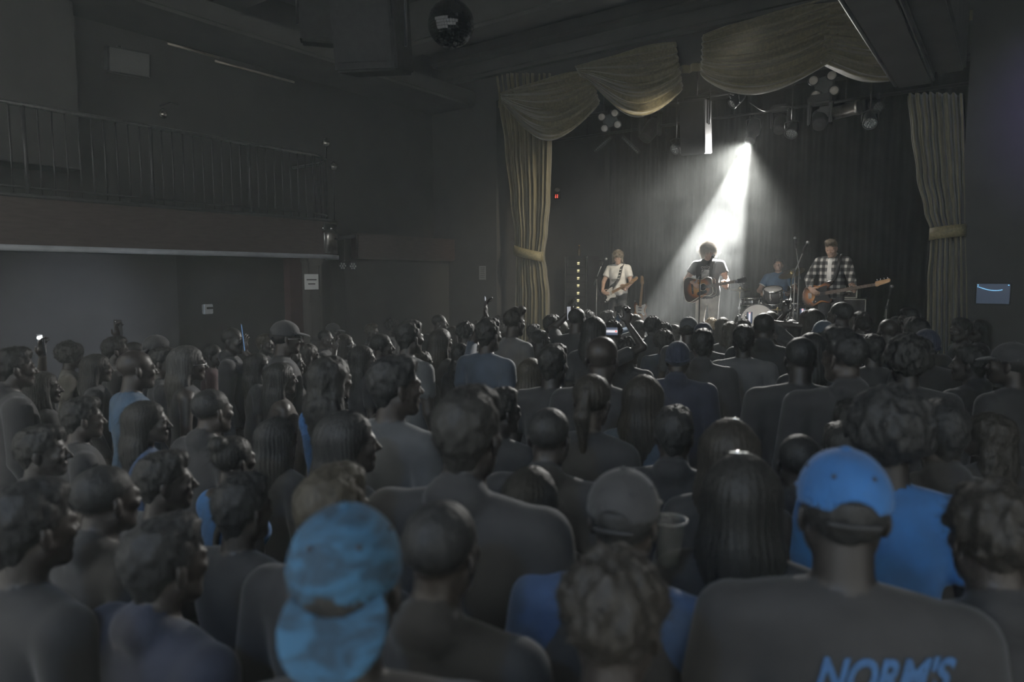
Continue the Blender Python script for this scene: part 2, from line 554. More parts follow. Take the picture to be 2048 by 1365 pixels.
def stand(height_pelvis=0.93, lean=0.0, head=(0, 0, 0), shw=0.19, armL=None, armR=None, twist=0.0, chestoff=0.0, stance=0.11, head_fwd=0.035):
    J = {}
    J['pelvis'] = v(0, 0, height_pelvis)
    J['torso'] = Euler((lean, 0, twist)).to_matrix()
    TR = J['torso']
    tp = lambda x, y, z: J['pelvis'] + TR @ Vector((x, y, z))
    J['headR'] = (Euler((0, 0, head[2])).to_matrix() @ Euler((head[0], 0, 0)).to_matrix() @ Euler((0, head[1], 0)).to_matrix())
    J['head'] = tp(0, -0.012, 0.55) + J['headR'] @ v(0, head_fwd, 0.135)
    for s, nm in ((-1, 'L'), (1, 'R')):
        J['sh' + nm] = tp(shw * s, -0.018, 0.462)
        arm = armL if s < 0 else armR
        if arm is None:
            J['el' + nm] = tp((shw + 0.055) * s, -0.035, 0.175)
            J['wr' + nm] = tp((shw + 0.05) * s, 0.06, -0.065)
            J['hand' + nm] = (v(0, 0.25, -1), v(-s, 0.1, 0), v(0, 1, 0), 0.35)
        else:
            tgt, pole, hd = arm
            J['el' + nm], J['wr' + nm] = ik(J['sh' + nm], tgt, 0.285, 0.255, pole)
            J['hand' + nm] = hd
        J['hip' + nm] = J['pelvis'] + v(0.09 * s, 0, -0.04)
        J['kn' + nm] = v(stance * s, 0.025, height_pelvis * 0.53)
        J['an' + nm] = v((stance + .01) * s, -0.02, 0.085)
        J['toe' + nm] = v((stance + 0.04) * s, 0.16, 0.036)
    return J

MS = lambda: [skin('mid'), cloth('black'), cloth('jeans'), mat('shoe', (0.02, 0.02, 0.02), 0.6), mat('eye', (0.10, 0.10, 0.10), 0.3), cloth('white')]
BODY = {}
def body(key, J, cells=(0.011, 0.011, 0.016), head_h=0.0065, **kw):
    if key in BODY:
        return BODY[key]
    f = person_field(J, **kw)
    H = J['head']
    fine = {2: (H.z - 0.16, H.z + 0.15, head_h), 0: (H.x - 0.11, H.x + 0.11, head_h), 1: (H.y - 0.12, H.y + 0.13, head_h)}
    P, Q, tg = surface(*f.solve(*cells, fine=fine))
    me = to_mesh('person', P, Q, tg, MS())
    BODY[key] = (me, Matrix.Translation(H) @ J['headR'].to_4x4(), float(P[:, 2].max()))
    return BODY[key]

# ------------------------------------------------------------------ hair and headwear, in the head's own frame (face to +Y)
def strands(P, Q, n, length, seed=1, down=0.6, curl=0.0, r=0.0006, zmin=-9):
    rs = np.random.RandomState(seed)
    nrm = np.cross(P[Q[:, 2]] - P[Q[:, 0]], P[Q[:, 3]] - P[Q[:, 1]])
    nrm /= np.linalg.norm(nrm, axis=1, keepdims=True) + 1e-9
    ok = np.nonzero(P[Q[:, 0], 2] > zmin)[0]
    pick = ok[rs.randint(0, len(ok), n)]
    p = P[Q[pick, 0]]; d = nrm[pick] * (1 - down * .6)
    d = d + rs.normal(0, 0.45, d.shape); d[:, 2] -= down
    d /= np.linalg.norm(d, axis=1, keepdims=True)
    seg = 4
    L = length * (0.5 + rs.rand(n, 1))
    pts = [p - d * 0.004]
    for k in range(seg):
        d = d + rs.normal(0, 0.12 + curl, d.shape); d[:, 2] -= down * 0.25
        d /= np.linalg.norm(d, axis=1, keepdims=True)
        pts.append(pts[-1] + d * L / seg)
    vs, qs = [], []
    side = np.cross(d, rs.normal(0, 1, d.shape)); side /= np.linalg.norm(side, axis=1, keepdims=True) + 1e-9
    s2 = np.cross(d, side)
    base = 0
    for k, q in enumerate(pts):
        rr = r * (1 - 0.7 * k / seg)
        vs += [q + side * rr, q + (-0.5 * side + 0.87 * s2) * rr, q + (-0.5 * side - 0.87 * s2) * rr]
    A = np.arange(n)
    for k in range(seg):
        for a in range(3):
            b = (a + 1) % 3
            qs.append(np.stack([(k*3+a)*n + A, (k*3+b)*n + A, ((k+1)*3+b)*n + A, ((k+1)*3+a)*n + A], 1))
    return np.concatenate(vs).astype(np.float32), np.concatenate(qs).astype(np.int32)

def face_cut(f, top=0.055, k=0.015):
    f.ell((0, 0.115, -0.065), (0.066, 0.085, top + 0.065), None, op=-1, k=k)
HAIR = {}
def hair(kind):
    if kind in HAIR:
        return HAIR[kind]
    f = Field(); h = 0.006; ns, sl, dn, cu = 500, 0.03, 0.5, 0.1
    z = lambda amp, fr: (lambda X, Y, Z: amp * (noise3(X * fr, Y * fr, Z * fr * 0.6) + 0.5 * noise3(X * fr * 2.1, Y * fr * 2.1, Z * fr * 1.4)))
    def grooves(amp, n):
        return lambda X, Y, Z: amp * np.sin(np.arctan2(X, -Y + 0.01) * n + 6 * noise3(X * 14, Y * 14, Z * 5)) + amp * noise3(X * 60, Y * 60, Z * 12)
    disp = None
    if kind == 'crop':
        f.ell((0, -0.018, 0.040), (0.078, 0.097, 0.081), None, 0, 0.01, [((0, 0, -0.045), (0, 0.35, -0.93))])
        face_cut(f, 0.075); disp = z(0.0035, 110); ns, sl, dn = 500, 0.008, 0.0
    elif kind == 'short':
        f.ell((0, -0.022, 0.045), (0.083, 0.101, 0.086), None, 0, 0.01, [((0, 0, -0.055), (0, 0.30, -0.95))])
        f.ell((0, 0.035, 0.095), (0.062, 0.055, 0.035), None, 0, 0.03)
        f.cone((0, -0.055, -0.01), (0, -0.048, -0.088), 0.056, 0.030, 0, 0.03)
        face_cut(f, 0.070); disp = z(0.011, 60); ns, sl, dn = 700, 0.018, 0.1
    elif kind == 'quiff':
        f.ell((0, -0.020, 0.045), (0.081, 0.099, 0.085), None, 0, 0.01, [((0, 0, -0.045), (0, 0.32, -0.95))])
        f.ell((0, 0.045, 0.112), (0.062, 0.060, 0.040), None, 0, 0.04)
        f.ell((0.02, 0.075, 0.118), (0.045, 0.035, 0.032), None, 0, 0.03)
        face_cut(f, 0.072); disp = z(0.012, 40); ns, sl, dn, cu = 800, 0.028, 0.0, 0.3
    elif kind == 'curly':
        f.ell((0, -0.020, 0.050), (0.094, 0.112, 0.098), None, 0, 0.01, [((0, 0, -0.065), (0, 0.30, -0.95))])
        face_cut(f, 0.072); disp = z(0.026, 42); ns, sl, dn, cu = 1100, 0.030, 0.0, 0.6
    elif kind == 'afro':
        f.ell((0, -0.025, 0.050), (0.122, 0.130, 0.120), None, 0, 0.01, [((0, 0, -0.085), (0, 0.25, -0.96))])
        face_cut(f, 0.070); disp = z(0.024, 40); ns, sl, dn, cu = 1600, 0.030, -0.1, 0.6
    elif kind in ('long', 'wavy', 'longside'):
        wv = kind == 'wavy'
        f.ell((0, -0.020, 0.042), (0.086 + .008 * wv, 0.104, 0.089), None, 0, 0.01)
        f.cone((0, -0.070, 0.02), (0, -0.088, -0.16), 0.070, 0.068, 0, 0.05)
        for s in (-1, 1):
            f.cone((0.062 * s, -0.030, 0.03), ((0.078 + .02 * wv) * s, -0.050, -0.17), 0.033, 0.036, 0, 0.05)
            f.cone(((0.06 + .015 * wv) * s, -0.070, -0.12), ((0.062 + .03 * wv) * s, -0.10, -0.33 + .03 * s), 0.045, 0.022, 0, 0.04)
            if kind == 'longside':
                f.cone((0.070 * s, 0.0, -0.02), (0.085 * s, 0.045, -0.26), 0.026, 0.018, 0, 0.04)
        f.cone((0, -0.088, -0.12), (0.01, -0.115, -0.34), 0.060, 0.034, 0, 0.05)
        face_cut(f, 0.078)
        f.ell((0, 0.035, -0.17), (0.060, 0.085, 0.12), None, op=-1, k=0.02)
        disp = z(0.016, 34) if wv else grooves(0.0022, 46)
        ns, sl, dn, cu = (900, 0.06, 0.8, 0.35) if wv else (700, 0.06, 1.0, 0.05)
    elif kind in ('bun', 'pony'):
        f.ell((0, -0.016, 0.040), (0.080, 0.099, 0.083), None, 0, 0.01, [((0, 0, -0.055), (0, 0.35, -0.93))])
        face_cut(f, 0.078)
        if kind == 'bun':
            f.ell((0, -0.085, 0.095), (0.045, 0.042, 0.040), None, 0, 0.012)
        else:
            f.cone((0, -0.100, 0.045), (0, -0.140, -0.04), 0.024, 0.033, 0, 0.015)
            f.cone((0, -0.140, -0.04), (0, -0.115, -0.20), 0.033, 0.012, 0, 0.02)
        disp = grooves(0.0018, 40); ns, sl, dn, cu = 500, 0.035, 0.3, 0.2
    elif kind == 'nape':             # what shows under a cap
        f.ell((0, -0.020, 0.030), (0.079, 0.097, 0.085), None, 0, 0.01, [((0, 0, 0.055), (0, 0, 1)), ((0, 0, -0.055), (0, 0.35, -0.93))])
        face_cut(f, 0.085); disp = z(0.005, 50); ns, sl, dn = 300, 0.02, 0.6
    elif kind in ('shag', 'mop'):             # the singer's and the left guitarist's chin-length mop
        f.ell((0, -0.015, 0.045), (0.098, 0.112, 0.098), None, 0, 0.01, [((0, 0, -0.12), (0, 0, -1))])
        for s in (-1, 1):
            f.cone((0.07 * s, 0.015, 0.04), (0.082 * s, 0.030, -0.075), 0.034, 0.022, 0, 0.03)
        f.cone((-0.035, 0.08, 0.075), (0.045, 0.088, 0.055), 0.026, 0.022, 0, 0.03)
        f.cone((0, -0.085, 0.0), (0, -0.09, -0.085), 0.065, 0.045, 0, 0.03)
        f.ell((0, 0.120, -0.075), (0.054, 0.075, 0.100), None, op=-1, k=0.015)
        disp = z(0.022, 40); ns, sl, dn, cu = (1500, 0.045, 0.5, 0.5) if kind == 'shag' else (4200, 0.050, 0.15, 0.55)
    P, Q, tg = surface(*f.solve(h, h, h, disp=disp))
    me = to_mesh('hair', P, Q, None, [hairm('dark')], strands(P, Q, ns, sl, 5, dn, cu, 0.0013 if kind == 'mop' else 0.0006, -0.03 if kind == 'mop' else -9))
    HAIR[kind] = me
    return me

def cap_mesh(kind):
    """baseball cap: crown, brim, button, strap; 'fwd' brim over the face, 'back' brim over the nape"""
    key = 'cap_' + kind
    if key in HAIR:
        return HAIR[key]
    sgn = 1 if kind == 'fwd' else -1
    f = Field()
    f.ell((0, -0.012, 0.040), (0.087, 0.106, 0.094), None, 0, 0.01, [((0, -0.012, 0.022), (0, -0.10 * sgn, -0.99))])
    f.ell((0, -0.012, 0.034), (0.081, 0.100, 0.089), None, op=-1, k=0.003)
    f.ell((0, -0.012 - 0.105 * sgn, 0.020), (0.042, 0.05, 0.038), None, op=-1, k=0.004)
    wr = lambda X, Y, Z: 0.0025 * noise3(X * 30, Y * 30, Z * 30) - 0.0012 * np.exp(-(np.sin(np.arctan2(X, Y + 0.012) * 3.0) / 0.10) ** 2)
    P, Q, tg = surface(*f.solve(0.0045, 0.0045, 0.0045, disp=wr))
    crown = to_mesh('cap', P, Q, None, [mat('cap_black', (0.02, 0.02, 0.022), 0.9)])
    b = Field()
    tl = -0.22 if sgn > 0 else 0.75; dz = 0.0 if sgn > 0 else -0.035
    b.ell((0, 0.098 * sgn - 0.012, 0.028 + dz), (0.078, 0.085, 0.014), Euler((tl, 0, 0)).to_matrix(), 0, 0.01)
    b.ell((0, -0.012, 0.03), (0.081, 0.100, 0.2), None, op=-1, k=0.003)
    b.ell((0, 0.098 * sgn - 0.012 + (0.012 if sgn < 0 else 0), 0.012 + dz), (0.088, 0.098, 0.016), Euler((tl, 0, 0)).to_matrix(), op=-1, k=0.003)
    P, Q, tg = surface(*b.solve(0.0045, 0.0045, 0.0035))
    brim = to_mesh('brim', P, Q, None, [mat('cap_black', (0.02, 0.02, 0.022), 0.9)])
    m = MB().ball((0, -0.012, 0.134), (0.011, 0.011, 0.006), 10, 6).mesh('button', mat('cap_black', (0.02,)*3))
    st = MB()
    st.tube([(0.046 * math.cos(a), -0.012 - sgn * (0.094 + 0.012 * math.sin(a)), 0.012) for a in [math.pi * t / 8 for t in range(9)]], 0.006, 6)
    strap = st.mesh('strap', mat('cap_black', (0.02,)*3))
    eyel = []
    for i in range(6):
        a = math.pi / 3 * i + math.pi / 6
        p = v(0.087 * 0.80 * math.sin(a), -0.012 + 0.106 * 0.80 * math.cos(a), 0.040 + 0.094 * 0.60)
        n = v(p.x / 0.087 ** 2, (p.y + 0.012) / 0.106 ** 2, (p.z - 0.04) / 0.094 ** 2).normalized()
        eyel.append(MB().cyl(p - n * 0.004, p + n * 0.0025, 0.0050, 0.0044, 8).mesh('eyelet', mat('eyelet_dark', (0.012, 0.012, 0.015))))
    HAIR[key] = (crown, brim, m, strap, eyel)
    return HAIR[key]

def beanie_mesh():
    if 'beanie' in HAIR: return HAIR['beanie']
    f = Field()
    f.ell((0, -0.018, 0.045), (0.085, 0.104, 0.098), None, 0, 0.01, [((0, 0, -0.015), (0, 0.25, -0.97))])
    f.ell((0, -0.018, 0.005), (0.089, 0.108, 0.035), None, 0, 0.008, [((0, 0, -0.03), (0, 0.25, -0.97)), ((0, 0, 0.03), (0, -0.25, 0.97))])
    face_cut(f, 0.06)
    rib = lambda X, Y, Z: 0.0018 * np.sin(np.arctan2(X, Y + 0.018) * 34)
    P, Q, tg = surface(*f.solve(0.0045, 0.0045, 0.0055, disp=rib))
    HAIR['beanie'] = to_mesh('beanie', P, Q, None, [mat('cap_black', (0.02,)*3)])
    return HAIR['beanie']

def set_mat(o, i, m):
    o.material_slots[i].link = 'OBJECT'
    o.material_slots[i].material = m

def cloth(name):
    C = {'black': (0.016, 0.016, 0.017), 'charcoal': (0.024, 0.024, 0.025), 'navy': (0.014, 0.017, 0.030), 'slate': (0.030, 0.042, 0.060), 'grey': (0.045, 0.048, 0.051),  # crowd cloths, white too, have the hall's darkness put into the colour
         'white': (0.075, 0.075, 0.075), 'blue': (0.014, 0.070, 0.19), 'denim': (0.02, 0.05, 0.09), 'olive': (0.030, 0.031, 0.018), 'brown': (0.026, 0.020, 0.016),  # blue: pale cloth with the blue wash light put into its colour
         'cream': (0.060, 0.056, 0.046), 'maroon': (0.028, 0.012, 0.014), 'tee': (0.72, 0.70, 0.67), 'khaki': (0.34, 0.32, 0.28), 'jeans': (0.045, 0.045, 0.048), 'blueshirt': (0.022, 0.048, 0.085), 'violet': (0.020, 0.042, 0.095), 'ringer': (0.05, 0.11, 0.20)}  # violet: blue light put into the colour of white sleeves
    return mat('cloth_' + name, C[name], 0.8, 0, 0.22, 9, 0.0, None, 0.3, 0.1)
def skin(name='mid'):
    C = {'mid': (0.019, 0.0155, 0.0135), 'fair': (0.026, 0.021, 0.018), 'dark': (0.014, 0.012, 0.011), 'stage': (0.42, 0.27, 0.20)}  # mid, fair and dark carry the crowd's gloom in the colour; stage does not
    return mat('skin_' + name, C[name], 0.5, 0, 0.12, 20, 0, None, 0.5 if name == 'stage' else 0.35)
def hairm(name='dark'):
    C = {'dark': (0.013, 0.0125, 0.0115), 'black': (0.013, 0.013, 0.013), 'brown': (0.016, 0.014, 0.0115), 'blond': (0.030, 0.026, 0.019), 'grey': (0.036, 0.035, 0.033), 'sandy': (0.34, 0.27, 0.18), 'ash': (0.17, 0.14, 0.105), 'backlit': (0.66, 0.60, 0.52)}  # crowd tones have the hall's darkness put in; sandy, ash, backlit do not
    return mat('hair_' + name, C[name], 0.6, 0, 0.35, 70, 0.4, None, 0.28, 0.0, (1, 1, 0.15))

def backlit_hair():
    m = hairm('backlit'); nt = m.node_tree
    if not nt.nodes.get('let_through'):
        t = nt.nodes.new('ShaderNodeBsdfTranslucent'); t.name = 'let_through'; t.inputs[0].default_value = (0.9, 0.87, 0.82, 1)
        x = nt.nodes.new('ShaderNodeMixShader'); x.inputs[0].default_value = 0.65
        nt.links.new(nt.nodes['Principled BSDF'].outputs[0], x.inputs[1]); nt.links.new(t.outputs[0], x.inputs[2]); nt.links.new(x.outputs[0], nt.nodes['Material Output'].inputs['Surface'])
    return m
def add_head(o, HM, kind, hm, capm=None, cap=None, big=False):
    M_eye = mat('eyelet_dark', (0.012, 0.012, 0.015))
    if kind not in (None, 'bald'):
        h = link('hair', hair(kind), o); h.matrix_local = HM; set_mat(h, 0, hm)
    if cap in ('fwd', 'back'):
        c, b, bu, st, ey = cap_mesh(cap)
        co = link('cap', c, o); co.matrix_local = HM; set_mat(co, 0, capm)
        for me, nm in [(b, 'brim'), (bu, 'button'), (st, 'strap')] + [(q_, 'eyelet') for q_ in ey if big]:
            q = link(nm, me, co)
            set_mat(q, 0, M_black if nm == 'strap' else M_eye if nm == 'eyelet' else capm)
        return co
    if cap == 'beanie':
        co = link('beanie', beanie_mesh(), o); co.matrix_local = HM; set_mat(co, 0, capm)
        return co
# ------------------------------------------------------------------ setting
M_floor = mat('floor_dark', (0.03, 0.03, 0.03), 0.6, 0, 0.3, 3)
M_wall = mat('wall_dark_paint', (0.040, 0.041, 0.040), 0.85, 0, 0.12, 2.5, 0.05)
M_panel = mat('wall_grey_paint', (0.055, 0.056, 0.060), 0.8, 0, 0.10, 2.0, 0.05)
M_ceil = mat('ceiling_dark', (0.055, 0.056, 0.054), 0.9, 0, 0.15, 2.0)
M_fascia = mat('fascia_brown', (0.045, 0.034, 0.031), 0.6, 0, 0.2, 6, 0, None, 0.5, 0, (1, 1, 6))
M_metal = mat('brushed_metal', (0.42, 0.42, 0.41), 0.32, 1.0, 0.15, 30, 0, None, 0.5, 0, (1, 1, 12))
M_chrome = mat('chrome', (0.75, 0.75, 0.75), 0.15, 1.0, 0.05, 10)
M_black = mat('black_plastic', (0.014, 0.014, 0.015), 0.6, 0, 0.2, 20, 0, None, 0.3)
M_blackm = mat('black_metal', (0.02, 0.02, 0.021), 0.45, 0.0, 0.2, 20, 0, None, 0.4)
M_trim = mat('trim_lit_tone', (0.20, 0.21, 0.23), 0.6, 0, 0.15, 8)  # light from below put into the moulding's colour
M_wood = mat('column_wood', (0.065, 0.061, 0.055), 0.6, 0, 0.25, 5, 0.05, None, 0.5, 0, (1, 1, 0.2))
M_red = mat('dark_red_paint', (0.048, 0.026, 0.026), 0.6, 0, 0.2, 5)
M_paper = mat('paper_white', (0.55, 0.55, 0.54), 0.9, 0, 0.06, 8)
M_ink = mat('ink_dark', (0.05, 0.05, 0.05), 0.9, 0, 0.1, 8)
M_stage = mat('stage_black', (0.014, 0.014, 0.014), 0.55, 0, 0.3, 4)
M_drape = mat('black_drape', (0.020, 0.021, 0.020), 0.95, 0, 0.2, 5, 0, None, 0.15, 0.0)

def struct(name, m, fn, label=None):
    b = MB(); fn(b)
    o = b.build(name, m)
    o['kind'] = 'structure'
    if label: o['label'] = label
    return o
XB, XW, XS, YP = -8.0, -9.4, -9.0, 10.3        # gallery front, wall under it, side wall by the stage, proscenium plane
struct('floor', M_floor, lambda b: b.box((-3, 3.8, -0.05), (15, 14.4, 0.1)), 'dark hall floor under the crowd')
struct('ceiling', M_ceil, lambda b: [b.box((-3, 5.4, 6.5), (15, 12.4, 0.2))], 'dark hall ceiling')
# crossing beams of the ceiling
for i, (Y, zt) in enumerate(((2.6, 5.75), (5.4, 5.75), (8.2, 5.75))):
    struct('trim_%d' % (i + 1), M_ceil, lambda b: b.box((-3.6, Y, (zt + 6.4) / 2), (11.6, 0.5, 6.4 - zt), None, 0.05), 'dark ceiling beam')
zb, zt = on_x(560, 511, XB).z, on_x(600, 438, XB).z
zrail = on_x(600, 303, XB).z
yedge = on_x(355, 600, XW + 0.25).y
# left walls: grey panel, dark recess, side wall beside the stage, upper wall of the gallery
struct('wall_left', M_wall, lambda b: [b.box((XW - 0.1, 4.0, 3.2), (0.2, 13, 6.4)), b.box((XS - 0.2, 8.9, 1.4), (0.4, 2.7, 2.8), None, 0.01)], 'dark left wall under and above the gallery')
struct('wall_left_panel', M_panel, lambda b: b.box((XW + 0.06, yedge / 2 - 1.5, zb / 2), (0.42, yedge + 3.0, zb), None, 0.01), 'pale grey wall panel under the gallery')
ysoff = 7.45
struct('trim_4', M_fascia, lambda b: b.box((XS + 0.06, 8.95, 2.66), (0.20, 2.5, 0.42), None, 0.02), 'brown band along the wall beside the stage')
struct('trim_5', M_ceil, lambda b: b.box((XS + 0.1, 5.5, 5.45), (1.2, 9.6, 0.28), None, 0.04), 'dark soffit along the top of the left wall')
struct('wall_left_gallery_panel', M_wall, lambda b: b.box((XW + 0.25, 1.3, 4.35), (0.5, 4.6, 1.9), None, 0.01), 'projecting wall panel at the back of the gallery')
# gallery slab with rounded corner
ye = 6.9
rad = 0.62
def gallery_outline(r0, x0, yend):
    pts = [(XW, -3.0), (x0, -3.0)]
    for k in range(13):
        a = math.pi / 2 * k / 12
        pts.append((x0 - rad + rad * math.cos(a), yend - rad + rad * math.sin(a)))
    pts.append((XW, yend))
    return pts
gal = struct('balcony_slab', M_fascia, lambda b: b.prism(gallery_outline(0, XB, ye), zt - zb, Matrix.Translation((0, 0, (zt + zb) / 2))), 'dark brown gallery front on the left wall')
def strip(x0, off, z0, z1, kA, kB, thick=0.02, ystart=None):
    b = MB(); path = []
    if ystart is not None: path.append(v(x0 + off, ystart, 0))
    for k in range(kA, kB + 1):
        a = math.pi / 2 * k / 12
        path.append(v(x0 - rad + (rad + off) * math.cos(a), ye - rad + (rad + off) * math.sin(a), 0))
    vs, fs = [], []
    for p in path:
        n = v(1, 0, 0)
        for dx, z in ((0, z0), (0, z1), (-thick, z1), (-thick, z0)):
            vs.append((p.x + dx * 0.7, p.y + dx * 0.7 * (0 if p.y < ye - rad else 1), z))
    for k in range(len(path) - 1):
        for i in range(4):
            j = (i + 1) % 4
            fs.append((k*4+i, k*4+j, (k+1)*4+j, (k+1)*4+i))
    fs += [(0, 1, 2, 3), tuple(len(path)*4 - 4 + i for i in (3, 2, 1, 0))]
    return b.add(vs, fs, True)
o = strip(XB, 0.012, zb + 0.05, zt - 0.03, 1, 7).build('metal_corner_plate', M_metal)
tag(o, 'shiny metal plate on the rounded corner of the gallery front', 'metal plate')
o = strip(XB, 0.03, zb - 0.03, zb + 0.03, 0, 12, 0.06, -3.0).build('trim_6', M_trim); tag(o, 'moulding toned as lit from below, along the bottom edge of the gallery', None, None, 'structure')
o = strip(XB, 0.02, zt - 0.01, zt + 0.03, 0, 12, 0.05, -3.0).build('trim_7', M_blackm); tag(o, 'dark lip along the top of the gallery front', None, None, 'structure')
# gallery railing: top rail, bottom rail, single balusters
rl = thing('balcony_railing', (XB - 0.08, 2.0, zt), 'black metal railing with thin balusters along the left gallery', 'railing')
def rail_path(z, n=9):
    p = [v(0, -5.0, z)]
    for k in range(n):
        a = math.pi / 2 * k / (n - 1)
        p.append(v(-rad + rad * math.cos(a), ye - 2.0 - rad + rad * math.sin(a) - 0.1, z))
    p.append(v(-1.2, ye - 2.1, z))
    return p
hr = zrail - zt
MB().tube(rail_path(hr), 0.024, 8).build('top_rail', mat('rail_metal', (0.10, 0.10, 0.10), 0.3, 0.6, 0.2, 30), rl)
MB().tube(rail_path(0.10), 0.014, 6).build('bottom_rail', M_blackm, rl)
bme = MB().cyl((0, 0, 0.02), (0, 0, hr), 0.009, None, 6).mesh('baluster', M_blackm)
bme2 = MB().cyl((0, 0, 0.0), (0, 0, hr), 0.022, None, 8).mesh('post', M_blackm)
y = -3.0
i = 0
while y < ye - 2.0 - rad:
    o = link('post' if i % 10 == 0 else 'baluster', bme2 if i % 10 == 0 else bme, rl); o.location = (0, y, 0)
    y += 0.125; i += 1
for k in range(1, 9):
    a = math.pi / 2 * k / 8
    o = link('post' if k == 4 else 'baluster', bme2 if k == 4 else bme, rl); o.location = (-rad + rad * math.cos(a), ye - 2.0 - rad + rad * math.sin(a) - 0.1, 0)
# column with recessed panels under the gallery corner, red strip beside it
cp = on_x(622, 600, XB - 0.12)
col = thing('column', (cp.x, cp.y, 0), 'pale panelled column under the gallery with a notice on it', 'column')
b = MB().box((0, 0, zb / 2), (0.20, 0.22, zb)); b.build('shaft', M_wood, col)
b = MB()
for z0, z1 in ((0.1, 1.2), (1.28, 1.75), (1.83, zb - 0.1)):
    for s in (-1, 1):
        b.box((0.112, 0.09 * s, (z0 + z1) / 2), (0.03, 0.035, z1 - z0), None, 0.006)
    for z in (z0, z1):
        b.box((0.112, 0, z), (0.03, 0.215, 0.05), None, 0.006)
b.build('panel_moulding', M_wood, col)
MB().box((0, 0, zb - 0.05), (0.26, 0.28, 0.10), None, 0.015).build('capital', M_wood, col)
struct('trim_8', M_red, lambda b: b.box((cp.x - 0.10, cp.y - 0.22, zb / 2), (0.14, 0.20, zb)), 'dark red strip beside the column')
pn = on_x(623, 564, cp.x + 0.14)
nt_ = thing('paper_notice', (pn.x, pn.y, pn.z - 0.11), 'white paper notice with two lines of print on the column', 'notice')
MB().box((0, 0, 0.11), (0.004, 0.235, 0.215)).build('sheet', M_paper, nt_)
b = MB()
for z, hw in ((0.14, 0.085), (0.08, 0.060)):
    n = int(hw * 2 / 0.014)
    for k in range(n):
        b.box((0.0035, -hw + (k + 0.5) * hw * 2 / n, z), (0.002, hw * 2 / n * 1.02 if k % 5 else hw * 2 / n * 0.8, 0.016))
    b.build('print_line', M_ink, nt_); b = MB()
# white switch box on the recessed wall
ps = on_x(415, 620, XW + 0.03)
sb = thing('switch_box', (ps.x, ps.y, ps.z - 0.06), 'small pale switch box on the dark wall under the gallery', 'switch box')
MB().box((0, 0, 0.07), (0.05, 0.15, 0.14), None, 0.008).build('body', mat('pale_plastic', (0.42, 0.44, 0.46), 0.5, 0, 0.1, 20), sb)
MB().box((0.03, -0.066, 0.07), (0.02, 0.014, 0.14)).build('cover_edge', mat('pale_plastic2', (0.60, 0.68, 0.76), 0.4, 0, 0.1, 20), sb)
MB().box((0.03, 0.02, 0.085), (0.03, 0.09, 0.03), None, 0.006).build('lever', M_black, sb)
# notice beside the stage and a framed panel
pp = on_y(965, 546, YP - 0.17)
nb = thing('paper_notice', (pp.x, pp.y, pp.z - 0.13), 'dim paper sheet on the wall left of the gold curtain', 'notice')
MB().box((0, 0, 0.13), (0.16, 0.004, 0.26)).build('sheet', mat('paper_dim', (0.16, 0.16, 0.16), 0.9, 0, 0.1, 8), nb)
b = MB()
for k in range(6): MB().box((0, -0.0035, 0.22 - k * 0.035), (0.11, 0.002, 0.010)).build('print_line', M_ink, nb)
# emergency light with two round lamps under the gallery corner
pe = on_x(694, 530, XB - 0.25)
em = thing('emergency_light', pe - v(0, 0, 0.05), 'emergency light with two round lamp heads under the gallery corner', 'lamp')
MB().box((-0.05, 0, 0.06), (0.10, 0.16, 0.09), None, 0.01).build('housing', M_black, em)
face = (CAMP - pe).normalized(); face.z = 0
for s in (-1, 1):
    c = v(0.02, 0.10 * s, 0.03)
    F = Matrix.Translation(c) @ frame(face).to_4x4()
    h = MB().ring([(0.03, -0.06), (0.06, -0.02), (0.066, 0.03), (0.060, 0.032)], 16, F).build('lamp_head', M_black, em)
    b = MB()
    for a in range(7):
        r0 = 0 if a == 0 else 0.036
        t = a * math.pi / 3
        b.ball(F @ v(r0 * math.cos(t), r0 * math.sin(t), 0.032), 0.016, 8, 6)
    b.build('lens', mat('lamp_lens', (0.55, 0.57, 0.55), 0.12, 0.6, 0.1, 20), h)
# small floodlight arm on the gallery corner
pf = on_x(655, 470, XB + 0.1)
fl = thing('clamp_light', pf, 'small black lamp on an arm fixed to the gallery corner', 'lamp')
MB().tube([(-0.16, 0, 0.06), (0.10, 0.02, 0.05), (0.20, 0.05, -0.02)], 0.016, 8).build('arm', M_black, fl)
MB().box((0.24, 0.12, -0.04), (0.16, 0.28, 0.05), Euler((0.15, 0, -0.5)).to_matrix(), 0.015).build('head', M_black, fl)
for k in (-0.12, 0.02): MB().ball((0.06, k, 0.085), 0.018, 8, 6).build('mounting_bolt', M_chrome, fl)
# globe lamps on the gallery
for (x, y, d, lb) in ((652, 287, 9.3, 'round metal lamp above the gallery railing near its corner'), (667, 334, 9.5, 'round metal lamp behind the railing at the gallery corner'), (326, 229, 9.2, 'round metal lamp on the gallery wall far left')):
    p = on_x(x, y, XB - 0.30) if x > 500 else at(x, y, d)
    g = thing('globe_lamp', p, lb, 'lamp', 'round lamps on the gallery')
    MB().ball((0, 0, 0), 0.055, 14, 10).build('globe', mat('globe_metal', (0.30, 0.29, 0.26), 0.25, 0.8, 0.1, 20), g)
    MB().cyl((0, 0, 0.045), (0, 0, 0.075), 0.035, 0.02, 12).build('cap', M_blackm, g)
    if x > 500:
        MB().cyl((0, 0, -0.05), (0, 0, zt - p.z - 0.03), 0.012, None, 8).build('post', M_blackm, g)
    else:
        MB().tube([(0, 0, 0.07), (-0.06, -0.02, 0.11), ((XW + 0.5 - p.x) * 0.7, -0.06, 0.10), (XW + 0.60 - p.x, -0.09, 0.02)], 0.010, 6).build('bracket', M_blackm, g)
